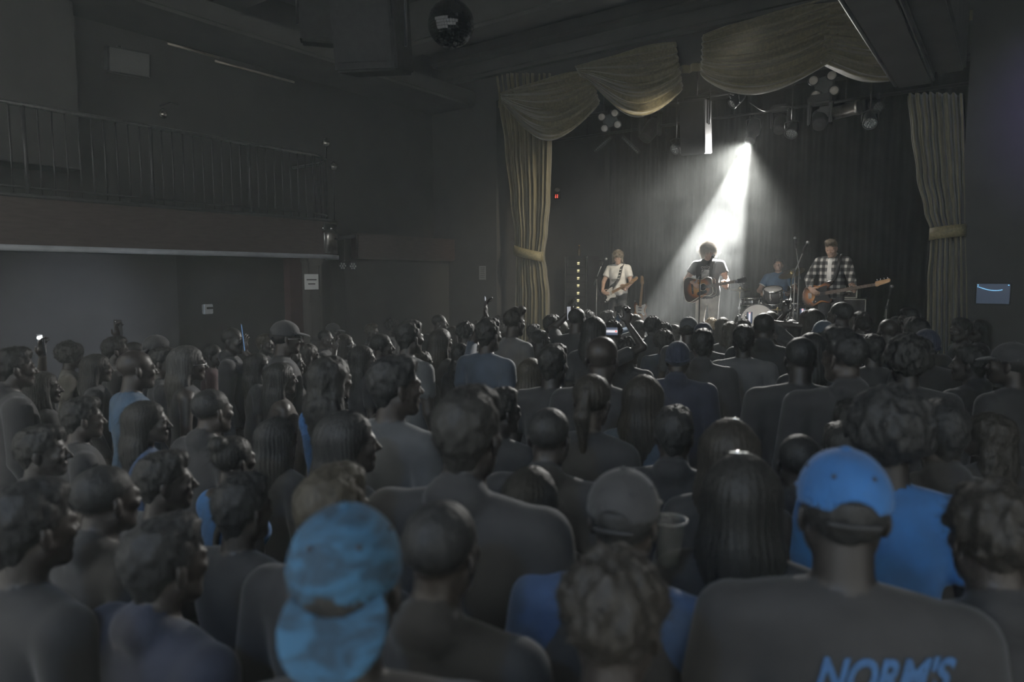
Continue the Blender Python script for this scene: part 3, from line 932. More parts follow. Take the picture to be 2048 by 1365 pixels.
# wall speaker with pale front at the upper left
p = on_x(255, 125, XW + 0.62)
w = thing('wall_speaker', p - v(0, 0, 0.15), 'grey loudspeaker on a bracket high on the left wall', 'loudspeaker')
Rw = Euler((0, 0.22, -0.25)).to_matrix()
MB().box((0, 0, 0.15), (0.26, 0.46, 0.30), Rw, 0.02).build('cabinet', M_black, w)
MB().box(v(0, 0, 0.15) + Rw @ v(0.135, 0, 0), (0.012, 0.42, 0.26), Rw, 0.005).build('grille', mat('grille_grey', (0.055, 0.057, 0.057), 0.8, 0, 0.15, 90), w)
MB().tube([(-0.1, 0, 0.25), (-0.16, 0, 0.36), (-0.34, 0, 0.38)], 0.018, 8).build('bracket', M_blackm, w)
# conduits along the ceiling of the left wall
for (x0, y0, x1, y1, X, lb) in ((335, 87, 438, 112, -8.4, 'thin metal pipe below the ceiling, the one nearer the grey loudspeaker'), (430, 122, 588, 160, -8.5, 'thin metal pipe below the ceiling above the gallery')):
    a, c = on_x(x0, y0, X), on_x(x1, y1, X); c.z = a.z
    o = MB().tube([a, c], 0.016, 8).build('ceiling_pipe', mat('pipe_metal', (0.26, 0.23, 0.20), 0.4, 0.6, 0.1, 20)); tag(o, lb, 'pipe', 'pipes over the gallery')
# big dark loudspeakers hanging from the ceiling
for (x, y, d, s, rz, lb) in ((745, 62, 5.6, (0.52, 0.5, 0.66), 0.5, 'large black loudspeaker hanging beside the mirror ball'), (648, 30, 6.1, (0.42, 0.4, 0.5), 0.9, 'black loudspeaker hanging farther left of the mirror ball')):
    p = at(x, y, d)
    h = thing('hanging_speaker', p - v(0, 0, s[2] / 2), lb, 'loudspeaker', 'loudspeakers hung over the hall', rz)
    MB().box((0, 0, s[2] / 2), s, Euler((0.2, 0, 0)).to_matrix(), 0.02).build('cabinet', mat('speaker_matt', (0.016, 0.016, 0.016), 0.9, 0, 0.2, 20, 0, None, 0.1), h)
    MB().box((0, -s[1] / 2 - 0.005, s[2] / 2 - 0.03), (s[0] * 0.88, 0.012, s[2] * 0.85), Euler((0.2, 0, 0)).to_matrix(), 0.004).build('grille', mat('speaker_matt', (0.01,)*3), h)
    MB().tube([(s[0] / 2 + .02, 0, s[2] * 0.3), (s[0] / 2 + .02, 0, s[2] + 0.08), (-s[0] / 2 - .02, 0, s[2] + 0.08), (-s[0] / 2 - .02, 0, s[2] * 0.3)], 0.014, 6).build('yoke', M_blackm, h)
    MB().cyl((0, 0, s[2] + 0.08), (0, 0, 6.4 - (p.z - s[2] / 2)), 0.018, None, 8).build('hanging_rod', M_blackm, h)
# mirror ball: core, facet tiles, cable
p = at(902, 48, 5.5)
rb = 46 * 5.5 / FPX
mb = thing('mirror_ball', p - v(0, 0, rb), 'small mirror ball hanging from the dark ceiling', 'mirror ball')
MB().ball((0, 0, rb), rb * 0.975, 32, 20).build('core', M_black, mb)
b = MB()
nr = 26
for k in range(nr):
    th = math.pi * (k + 0.5) / nr
    n = max(5, int(2 * nr * math.sin(th)))
    hh = rb * math.pi / nr * 0.45
    for j in range(n):
        ph = 2 * math.pi * (j + 0.5 * (k % 2)) / n
        d = v(math.sin(th) * math.cos(ph), math.sin(th) * math.sin(ph), math.cos(th))
        jit = v(rng.uniform(-1, 1), rng.uniform(-1, 1), rng.uniform(-1, 1)) * 0.035
        F = frame((d + jit), (-math.sin(ph), math.cos(ph), 0))
        hw = rb * math.sin(th) * math.pi / n * 0.9
        b.box(v(0, 0, rb) + d * rb * 0.985, (hw * 2, hh * 2, rb * 0.03), F)
o = b.build('mirror_tiles', mat('mirror', (0.030, 0.031, 0.033), 0.04, 1.0, 0.0), mb); o['kind'] = 'stuff'
MB().cyl((0, 0, 2 * rb), (0, 0, 2 * rb + 0.05), 0.03, 0.02, 12).build('cap', M_metal, mb)
MB().cyl((0, 0, 2 * rb), (0, 0, 6.4 - p.z + rb), 0.006, None, 6).build('cable', M_blackm, mb)
# long boxed duct over the right of the hall, with polished edges, running to the stage
ZD = 4.55
xa, xb_, xc = on_z(1810, 205, ZD).x, on_z(1880, 190, ZD + 0.02).x, on_z(1968, 290, ZD + 0.1).x
struct('trim_9', mat('beam_paint', (0.065, 0.066, 0.064), 0.7, 0, 0.15, 3), lambda b: [b.box(((xa + xb_) / 2, 5.4, ZD + 0.40), (xb_ - xa, 9.6, 0.8), None, 0.03), b.box(((xb_ + xc) / 2, 5.4, ZD + 0.50), (xc - xb_, 9.6, 0.8), None, 0.03)], 'long dark boxed beam overhead on the right')
for x, r, i in ((xa, 0.022, 10), (xb_, 0.014, 11)):
    o = MB().tube([(x, 0.6, ZD + 0.02), (x, 10.1, ZD + 0.02)], r, 10).build('trim_%d' % i, mat('edge_trim', (0.22, 0.22, 0.21), 0.35, 0.4, 0.1, 8)); tag(o, 'polished edge of the overhead beam' if i == 10 else 'second polished edge of the overhead beam', None, None, 'structure')

# proscenium wall with the stage opening
XL, XR = on_y(1003, 400, YP).x, on_y(1925, 400, YP).x
ZH = on_y(1020, 190, YP).z - 0.1
struct('wall_front', M_wall, lambda b: [b.box(((XL - 10) / 2 - 0.0, YP, 3.2), (10 + XL, 0.3, 6.4)), b.box(((XR + 4.5) / 2, YP, 3.2), (4.5 - XR, 0.3, 6.4)), b.box(((XL + XR) / 2, YP, (ZH + 6.4) / 2), (XR - XL, 0.3, 6.4 - ZH))], 'dark wall around the stage opening')
zm = on_y(1180, 60, YP - 0.5).z
struct('trim_12', M_ceil, lambda b: [b.box(((XL + XR) / 2 - 0.6, YP - 0.35, zm + 0.12), (8.6, 0.42, 0.24), None, 0.05), b.box(((XL + XR) / 2 - 0.6, YP - 0.24, zm - 0.14), (8.6, 0.22, 0.28), None, 0.06)], 'dark cornice above the stage opening')
struct('stage_platform', M_stage, lambda b: b.box(((XL + XR) / 2 - 0.2, 12.5, 0.475), (XR - XL + 1.2, 5.8, 0.95)), 'black stage floor raised above the crowd')
struct('wall_back', M_wall, lambda b: b.box(((XL + XR) / 2, 15.45, 3.2), (XR - XL + 2.4, 0.2, 6.4)), 'dark wall behind the stage')
struct('wall_stage_left', M_wall, lambda b: b.box((XL - 0.7, 12.9, 3.2), (0.2, 5.2, 6.4)), 'dark side wall of the stage, left')
struct('wall_stage_right', M_wall, lambda b: b.box((XR + 0.7, 12.9, 3.2), (0.2, 5.2, 6.4)), 'dark side wall of the stage, right')
struct('ceiling_stage', M_ceil, lambda b: b.box(((XL + XR) / 2, 12.9, 6.45), (XR - XL + 2.4, 5.4, 0.2)), 'dark ceiling over the stage')
struct('wall_right', M_wall, lambda b: b.box((3.6, 6.2, 3.2), (0.2, 8.6, 6.4)), 'dark right wall of the hall')
def drape_fn(x0, x1, Y, z0, z1, n, amp):
    return lambda u, w: (x0 + (x1 - x0) * u, Y + amp * math.sin(u * n * 2 * math.pi + 0.6 * math.sin(5 * u)) * (0.7 + 0.3 * w), z1 + (z0 - z1) * w)
b = MB().grid(drape_fn(XL - 0.3, XR + 0.3, 15.05, 0.98, 6.0, 34, 0.05), 340, 6)
o = b.build('backdrop_drape', M_drape); tag(o, 'black pleated backdrop hanging across the back of the stage', 'drape')
o.modifiers.new('thickness', 'SOLIDIFY').thickness = 0.006

# ------------------------------------------------------------------ gold curtains
M_gold = mat('gold_velvet', (0.115, 0.100, 0.055), 0.62, 0, 0.35, 30, 0.15, None, 0.5, 0.35, (1, 1, 0.12))
M_goldt = mat('gold_band', (0.20, 0.17, 0.09), 0.6, 0, 0.3, 40, 0.1)
def interp(t, tab):
    for (a, va), (c, vc) in zip(tab, tab[1:]):
        if t <= c:
            k = (t - a) / (c - a); k = k * k * (3 - 2 * k)
            return va + (vc - va) * k
    return tab[-1][1]
def curtain(left, right, nf, Y, label, ytop, ybot, ytie, mirror=False):
    # left/right: tables of (y_px, x_px) for the two edges as they hang in the plane Y
    def fn(u, w):
        yp = ytop + (ybot - ytop) * w
        a, c = on_y(interp(yp, left), yp, Y), on_y(interp(yp, right), yp, Y)
        width = c.x - a.x
        x = a.x + width * u
        tight = min(1.0, width / 1.15)
        amp = 0.062 + 0.045 * tight
        ph = u * nf * 2 * math.pi + 1.3 * math.sin(3.1 * u + 1.0) + 0.35 * math.sin(yp * 0.013 + u * 7)
        fold = math.sin(ph) + 0.35 * math.sin(2.3 * ph + 1.0)
        return (x, Y - 0.10 * math.sin(math.pi * u) * (1.3 - tight) + amp * fold, a.z + (c.z - a.z) * u)
    root = thing('stage_curtain', on_y((left[-1][1] + right[-1][1]) / 2, ybot, Y), label, 'curtain', 'gold stage curtains')
    o = MB().grid(fn, nf * 14, 60).build('drape', M_gold, None)
    o.modifiers.new('thickness', 'SOLIDIFY').thickness = 0.008
    o.parent = root; o.matrix_parent_inverse = Matrix.Translation(-root.location)
    # tie band around the gathered cloth
    pts = []
    for k in range(25):
        a = 2 * math.pi * k / 24
        u = 0.5 + 0.53 * math.cos(a)
        yp = ytie[0] + (ytie[1] - ytie[0]) * (u if not mirror else 1 - u)
        q = on_y(interp(ytie[0], left) + (interp(ytie[0], right) - interp(ytie[0], left)) * u, yp, Y)
        pts.append(v(q.x, Y - 0.08 * 1.2 + 0.20 * math.sin(a) * -1 * 0.9, q.z))
    b = MB()
    vs, fs = [], []
    hb = ytie[2]
    for p_ in pts:
        vs += [p_ + v(0, 0, hb), p_ + v(0, -0.012, 0), p_ + v(0, 0, -hb)]
    for k in range(24):
        for i in range(2):
            fs.append((k*3+i, k*3+i+1, (k+1)*3+i+1, (k+1)*3+i))
    t = b.add(vs, fs, True).build('tieback', M_goldt, None)
    t.modifiers.new('thickness', 'SOLIDIFY').thickness = 0.02
    t.parent = root; t.matrix_parent_inverse = Matrix.Translation(-root.location)
    return root
curtain([(150, 997), (200, 1003), (300, 1015), (400, 1026), (470, 1035), (508, 1038), (560, 1037), (740, 1032)],
        [(150, 1108), (285, 1103), (400, 1100), (460, 1095), (512, 1089), (545, 1094), (590, 1099), (740, 1100)],
        11, YP - 0.05, 'tall gold stage curtain tied back at the left of the stage', 150, 735, (500, 514, 0.085))
curtain([(190, 1815), (260, 1822), (350, 1833), (420, 1848), (465, 1862), (500, 1860), (560, 1855), (740, 1852)],
        [(190, 1925), (260, 1928), (350, 1930), (420, 1932), (465, 1932), (500, 1934), (560, 1936), (740, 1938)],
        8, YP - 0.05, 'gold stage curtain half hidden behind the beam at the right of the stage', 190, 735, (462, 470, 0.075), True)
def swag(tl, tr, bl, br, low, nf, Y, label, bulge=0.28, skew=0.5):
    """tl,tr: pixel ends of the top edge, bl,br: ends of the bottom edge, low: lowest pixel of the bottom edge"""
    TL, TRp, BL, BRp = [on_y(q[0], q[1], Y) for q in (tl, tr, bl, br)]
    LW = on_y(low[0], low[1], Y)
    um = (LW.x - BL.x) / (BRp.x - BL.x)
    drop_b = (BL.z + (BRp.z - BL.z) * um - LW.z)
    def fn(u, w):
        s = u
        a, c = TL.lerp(BL, w), TRp.lerp(BRp, w)
        p = a.lerp(c, s)
        e = math.log(0.5) / math.log(min(max(um, 0.25), 0.75))
        hump = (math.sin(math.pi * (s ** e))) ** 0.85
        wd = w ** 1.15
        p.z -= drop_b * wd * hump
        ph = w * nf * 2 * math.pi + 0.7 * math.sin(s * 4 + nf) + 0.5 * math.sin(9 * w)
        fold = math.sin(ph) + 0.3 * math.sin(2.4 * ph + 1)
        am = 0.024 + 0.060 * hump
        p.y -= bulge * hump * (0.35 + 0.65 * w) - am * fold
        p.z += am * 0.25 * math.cos(ph)
        return tuple(p)
    o = MB().grid(fn, 44, nf * 12).build('curtain_swag', M_gold)
    o.modifiers.new('thickness', 'SOLIDIFY').thickness = 0.008
    return tag(o, label, 'curtain swag', 'gold swags over the stage')
swag((1000, 185), (1180, 140), (1004, 205), (1200, 208), (1112, 288), 7, YP - 0.18, 'gold swag draped at the far left of the stage opening')
swag((1150, 132), (1352, 85), (1160, 152), (1366, 180), (1285, 243), 7, YP - 0.30, 'gold swag second from the left over the stage')
swag((1405, 70), (1690, -25), (1402, 150), (1722, 80), (1545, 194), 7, YP - 0.18, 'large gold swag above the lit lamp')
swag((1660, 10), (1850, -20), (1642, 128), (1835, 150), (1748, 176), 7, YP - 0.28, 'gold swag ending at the overhead beam on the right')
o = MB().grid(drape_fn(XL, XR, YP - 0.10, on_y(1100, 200, YP).z, on_y(1100, 130, YP).z + 0.6, 46, 0.03), 420, 4).build('curtain_valance', M_gold)
tag(o, 'narrow pleated gold valance behind the swags', 'valance'); o.modifiers.new('thickness', 'SOLIDIFY').thickness = 0.006

# ------------------------------------------------------------------ stage lighting rig
ZS = 0.95
def pipe(x0, x1, Y, z, label):
    o = MB().tube([(x0, Y, z), (x1, Y, z)], 0.026, 10).build('lighting_pipe', M_blackm)
    return tag(o, label, 'pipe', 'lighting pipes over the stage')
ZP1, ZP2 = 5.10, 5.00
YR1, YR2 = 11.2, 12.4
pipe(XL - 0.2, XR + 0.2, YR1, ZP1, 'front black lighting pipe over the stage')
pipe(XL - 0.2, XR + 0.2, YR2, ZP2, 'rear black lighting pipe over the stage')
for X in (XL + 0.6, (XL + XR) / 2, XR - 0.6):
    for Y, z in ((YR1, ZP1), (YR2, ZP2)):
        o = MB().cyl((X, Y, z), (X, Y, 6.36), 0.010, None, 6).build('pipe_hanger', M_blackm)
        tag(o, 'thin rod holding the %s lighting pipe %s' % ('front' if Y == YR1 else 'rear', 'near the left curtain' if X < -6 else 'near the right curtain' if X < -0 and X > -3 else 'above the middle of the stage'), 'rod', 'rods holding the lighting pipes')
M_lens = mat('led_lens', (0.42, 0.43, 0.42), 0.18, 0.5, 0.2, 60)
M_lens_off = mat('lens_dark', (0.10, 0.11, 0.11), 0.08, 0.2, 0.1, 20)
M_can = mat('can_black', (0.035, 0.035, 0.037), 0.42, 0, 0.2, 20)
def hang_up(b, p, zp, Y):
    b.box((0, (Y - p.y), zp - p.z), (0.05, 0.08, 0.09), None, 0.01)
    b.cyl((0, (Y - p.y), zp - p.z), (0, 0, 0.17), 0.010, None, 6)
def par_light(px, py, r, aim, zp, Yp, label):
    p = on_y(px, py, Yp)
    d = (Vector(aim) - p).normalized()
    t = thing('par_light', p, label, 'stage light', 'round stage lights on the rig')
    F = frame(d).to_4x4()
    MB().ring([(r * .45, -0.24), (r * .8, -0.18), (r * .95, -0.08), (r * 1.05, 0.0), (r * 1.05, 0.03), (r * .95, 0.03), (r * .93, 0.0)], 20, F).build('can', M_can, t)
    b = MB().ring([(r * .93, 0.0), (r * .90, 0.004)], 20, F)
    for k in range(19):
        rr, a = ((0, 0) if k == 0 else (r * .36, k * math.pi / 3) if k < 7 else (r * .72, k * math.pi / 6))
        b.ball(F @ v(rr * math.cos(a), rr * math.sin(a), 0.006), r * 0.15, 8, 6)
    b.build('lens_cluster', M_lens, t)
    b = MB().tube([F @ v(r * 1.12, 0, -0.06), v(r * 1.1, 0, 0.16), v(0, 0, 0.19), v(-r * 1.1, 0, 0.16), F @ v(-r * 1.12, 0, -0.06)], 0.010, 6)
    b.build('yoke', M_can, t)
    b = MB(); hang_up(b, p, zp, Yp); b.build('clamp', M_blackm, t)
    return t
par_light(1352, 299, 0.095, (-6.2, 8, 1.5), ZP1, YR1, 'round LED stage light left of the hung loudspeaker')
par_light(1583, 266, 0.095, (-3.2, 8.5, 1.0), ZP1, YR1, 'round LED stage light right of the white beam')
par_light(1740, 246, 0.095, (-1.0, 8, 1.0), ZP1, YR1, 'round LED stage light at the right end of the rig')
par_light(1466, 207, 0.080, (-6.0, 9, 2.5), ZP1, YR1, 'round stage light tucked under the large swag')
par_light(1756, 214, 0.090, (0.5, 9.5, 3.0), ZP2, YR2, 'dark stage light turned aside at the right end of the rig')
def blinder(px, py, Yp, zp, label, s):
    p = on_y(px, py, Yp)
    t = thing('blinder_light', p, label, 'stage light', 'four-lamp lights on the rig')
    d = (v(-1.5, 0, 1.6) - p).normalized()
    F = frame(d, (1, 0, 0.12)).to_4x4()
    MB().box((0, 0, 0), (s * 1.55, s * 1.35, 0.08), F.to_3x3(), 0.02).build('plate', mat('plate_grey', (0.07, 0.075, 0.075), 0.5, 0, 0.2, 20), t)
    for sx in (-1, 1):
        for sy in (-1, 1):
            c = F @ v(sx * s * .72, sy * s * .62, 0.05)
            G = Matrix.Translation(c) @ F.to_3x3().to_4x4()
            lp = MB().ring([(s * .2, -0.05), (s * .42, -0.02), (s * .46, 0.03), (s * .42, 0.035)], 16, G).build('lamp', M_can, t)
            MB().ball((G @ v(0, 0, 0.028)), (s * .38, s * .38, 0.022), 14, 8, F.to_3x3()).build('lens', mat('lamp_pale', (0.62, 0.58, 0.53), 0.35, 0, 0.1, 10), lp)
    b = MB(); hang_up(b, p, zp, Yp); b.build('clamp', M_blackm, t)
blinder(1220, 241, YR1, ZP1, 'four round pale lamps in a cluster under the second gold swag', 0.165)
blinder(1649, 170, YR1, ZP1, 'four round pale lamps in a cluster right of the large gold swag', 0.175)
def led_bar(a, c, Y, label):
    A, B = on_y(*a, Y), on_y(*c, Y)
    t = thing('led_bar', A.lerp(B, .5), label, 'light bar', 'slanting light bars on the rig')
    h = (B - A) / 2
    MB().cyl(-h * 1.05, h * 1.05, 0.035, None, 8, False).build('housing', M_can, t)
    b = MB(); n = 11
    for k in range(n):
        b.ball(h * (2 * (k + .5) / n - 1) + v(0.0, -0.034, -0.008), 0.015, 8, 6)
    b.build('lens_row', M_lens, t)
    MB().cyl((0, 0, 0), (0, 0, 6.36 - t.location.z), 0.008, None, 6).build('hanger', M_blackm, t)
led_bar((1190, 303), (1223, 274), 11.9, 'slanting light bar leaning right under the second gold swag')
led_bar((1246, 274), (1278, 305), 11.9, 'slanting light bar leaning left under the second gold swag')
def moving_head(px, py, Y, zp, aim, label, s=1.0):
    p = on_y(px, py, Y)
    t = thing('moving_head', p, label, 'stage light', 'moving-head lights on the rig')
    F = frame((Vector(aim) - p)).to_4x4()
    MB().ring([(0.07*s, -0.20*s), (0.115*s, -0.17*s), (0.12*s, 0.0), (0.105*s, 0.12*s), (0.10*s, 0.16*s), (0.085*s, 0.16*s)], 20, F).build('head', M_can, t)
    MB().ring([(0.085*s, 0.13*s), (0.07*s, 0.15*s), (0.03*s, 0.16*s), (0.001, 0.163*s)], 20, F).build('lens', M_lens_off, t)
    for q in (-1, 1):
        MB().box((0.15*s*q, 0, 0.10), (0.05*s, 0.12*s, 0.34*s), None, 0.02).build('yoke_arm', M_can, t)
    MB().box((0, 0, 0.30*s), (0.34*s, 0.22*s, 0.14*s), None, 0.03).build('base', M_can, t)
    MB().cyl((0, 0, 0.3*s), (0, 0, zp - p.z + .02), 0.02, None, 8).build('clamp', M_blackm, t)
moving_head(1640, 241, YR1, ZP1, (-1.6, 7, 1.5), 'black moving-head stage light with a round lens right of the beam', 1.0)
moving_head(1560, 250, YR2, ZP2, (-3.0, 9, 0.5), 'black moving-head stage light just right of the lit lamp', .9)
moving_head(1300, 262, YR2, ZP2, (-7.0, 10, 1.5), 'black moving-head stage light beside the slanting bars', 1.25)
# shiny cylinder lamp on the right of the rig
p = on_y(1691, 221, YR1)
t = thing('profile_light', p, 'shiny metal cylinder lamp lying on the right of the rig', 'stage light')
F = frame((1, -0.25, 0.05)).to_4x4()
MB().ring([(0.085, -0.17), (0.095, -0.16), (0.095, 0.15), (0.105, 0.16), (0.105, 0.20), (0.09, 0.20)], 20, F).build('barrel', mat('satin_metal', (0.62, 0.58, 0.54), 0.35, 1.0, 0.1, 20), t)
MB().box((-0.28, 0.06, 0.0), (0.22, 0.2, 0.2), None, 0.03).build('lamp_house', M_can, t)
b = MB(); hang_up(b, p, ZP1, YR1); b.build('clamp', M_blackm, t)
# the lit profile lamp
t = thing('profile_light', BEAM, 'lit profile lamp throwing the white beam onto the singer', 'stage light')
D = (BEAM_AIM - BEAM).normalized()
F = frame(D).to_4x4()
MB().ring([(0.09, -0.55), (0.12, -0.50), (0.12, -0.22), (0.085, -0.18), (0.085, -0.03), (0.095, -0.025), (0.095, -0.015), (0.075, -0.015)], 20, F).build('barrel', M_can, t)
MB().ring([(0.070, -0.03), (0.045, -0.022), (0.001, -0.02)], 20, F, True, False).build('lens', mat('lit_lens', (1, 1, 1), 0.2, 0, 0, 1, 0, ((1, 0.99, 0.97), 30.0)), t)
b = MB().tube([F @ v(0.13, 0, -0.3), v(0.12, 0.15, 0.40), v(0, 0.15, 0.44), v(-0.12, 0.15, 0.40), F @ v(-0.13, 0, -0.3)], 0.010, 6)
b.cyl((0, 0.12, 0.44), (0, 0.1, ZP2 - BEAM.z + 0.02), 0.012, None, 6); b.build('yoke', M_can, t)
# loudspeaker hung over the stage
p = on_y(1392, 256, 10.95)
t = thing('hanging_speaker', p - v(0, 0, 0.42), 'black loudspeaker hung over the stage left of the beam', 'loudspeaker')
Rs = Euler((0.16, 0.0, 0.12)).to_matrix()
MB().box((0, 0, 0.42), (0.40, 0.46, 0.84), Rs, 0.012).build('cabinet', mat('speaker_black', (0.016, 0.017, 0.017), 0.6, 0, 0.15, 30), t)
MB().box(v(0, 0, 0.42) + Rs @ v(0, -0.238, 0), (0.36, 0.012, 0.78), Rs, 0.004).build('grille', M_black, t)
MB().tube([(0.22, 0, 0.45), (0.22, 0, 0.92), (-0.22, 0, 0.92), (-0.22, 0, 0.45)], 0.014, 6).build('yoke', M_blackm, t)
MB().cyl((0, 0, 0.92), (0, 0, 6.36 - t.location.z), 0.015, None, 8).build('hanging_rod', M_blackm, t)
# cable loops on the rig
for i, (xs, lb) in enumerate([(((1395, 190), (1425, 180), (1450, 186), (1478, 200)), "cable looped along the rig above the hung loudspeaker"), (((1500, 205), (1530, 222), (1560, 212), (1600, 216)), "cable sagging along the rig right of the large swag")]):
    pts = [on_y(a, c, YR1) for a, c in xs]
    pts = spline([tuple(q) for q in pts], 6, False)
    o = MB().tube(pts, 0.010, 6).build('cable', M_blackm); tag(o, lb, 'cable', 'cables on the rig')
# red exit-type number lamp by the left curtain
p = on_y(1113, 393, 12.6)
t = thing('digit_sign', p - v(0, 0, .05), 'small display with two red lit digits beside the left curtain', 'display')
MB().box((0, 0.03, 0.05), (0.16, 0.05, 0.12), None, 0.01).build('case', M_black, t)
b = MB()
for s in (-1, 1):
    b.tube([(0.024 * s - .012, 0, 0.08), (0.024 * s + .006, 0, 0.08), (0.024 * s + .008, 0, 0.05), (0.024 * s - .008, 0, 0.045), (0.024 * s - 0.006, 0, 0.02), (0.024 * s + .012, 0, 0.02)], 0.006, 6)
b.build('digits', mat('red_led', (0.8, 0.1, 0.06), 0.4, 0, 0, 1, 0, ((1.0, 0.10, 0.06), 2.0)), t)
MB().ball((0, 0.03, 0.19), (0.055, 0.05, 0.045), 12, 8).build('lamp_dome', mat('dome_dim', (0.22, 0.20, 0.18), 0.5, 0, 0.1, 10), t)

# ------------------------------------------------------------------ instruments
M_white = mat('guitar_white', (0.72, 0.70, 0.66), 0.25, 0, 0.05, 5)
M_gblack = mat('guitar_black', (0.02, 0.02, 0.022), 0.18, 0, 0.1, 5)
M_maple = mat('maple', (0.42, 0.25, 0.12), 0.35, 0, 0.2, 6, 0, None, 0.5, 0, (0.4, 6, 6))
M_rose = mat('fretboard', (0.10, 0.065, 0.045), 0.5, 0, 0.2, 10, 0, None, 0.5, 0, (0.4, 6, 6))
M_cream = mat('cream_plastic', (0.62, 0.58, 0.48), 0.4, 0, 0.05, 5)
M_string = mat('string_metal', (0.6, 0.6, 0.6), 0.3, 1.0, 0.05, 5)
def sunburst(name, c0, c1, c2, rad0):
    if name in MATS: return MATS[name]
    m = mat(name, c0, 0.2, 0, 0.0)
    nt = m.node_tree; b = nt.nodes['Principled BSDF']
    tc = nt.nodes.new('ShaderNodeTexCoord'); mp = nt.nodes.new('ShaderNodeMapping'); mp.inputs['Scale'].default_value = (1 / rad0, 1.25 / rad0, 0)
    ln = nt.nodes.new('ShaderNodeVectorMath'); ln.operation = 'LENGTH'
    rp = nt.nodes.new('ShaderNodeValToRGB')
    e = rp.color_ramp.elements
    e[0].position, e[0].color = 0.35, (*c0, 1); e[1].position, e[1].color = 0.95, (*c2, 1)
    x = e.new(0.7); x.color = (*c1, 1)
    nt.links.new(tc.outputs['Object'], mp.inputs[0]); nt.links.new(mp.outputs[0], ln.inputs[0]); nt.links.new(ln.outputs['Value'], rp.inputs[0]); nt.links.new(rp.outputs[0], b.inputs['Base Color'])
    return m
STRAT = [(0.10, -0.052), (0.150, -0.080), (0.172, -0.122), (0.125, -0.140), (0.02, -0.108), (-0.09, -0.150), (-0.185, -0.130), (-0.226, -0.03), (-0.205, 0.095), (-0.12, 0.155), (0.01, 0.116), (0.11, 0.148), (0.205, 0.150), (0.195, 0.112), (0.12, 0.070), (0.10, 0.05)]
ACOU = [(0.235, -0.04), (0.225, -0.115), (0.150, -0.146), (0.045, -0.122), (-0.06, -0.160), (-0.17, -0.200), (-0.245, -0.15), (-0.265, 0), (-0.245, 0.15), (-0.17, 0.200), (-0.06, 0.160), (0.045, 0.122), (0.150, 0.146), (0.225, 0.115), (0.235, 0.04)]
def inset(pts, k, c=(0, 0)): return [(c[0] + (p[0] - c[0]) * k, c[1] + (p[1] - c[1]) * k) for p in pts]
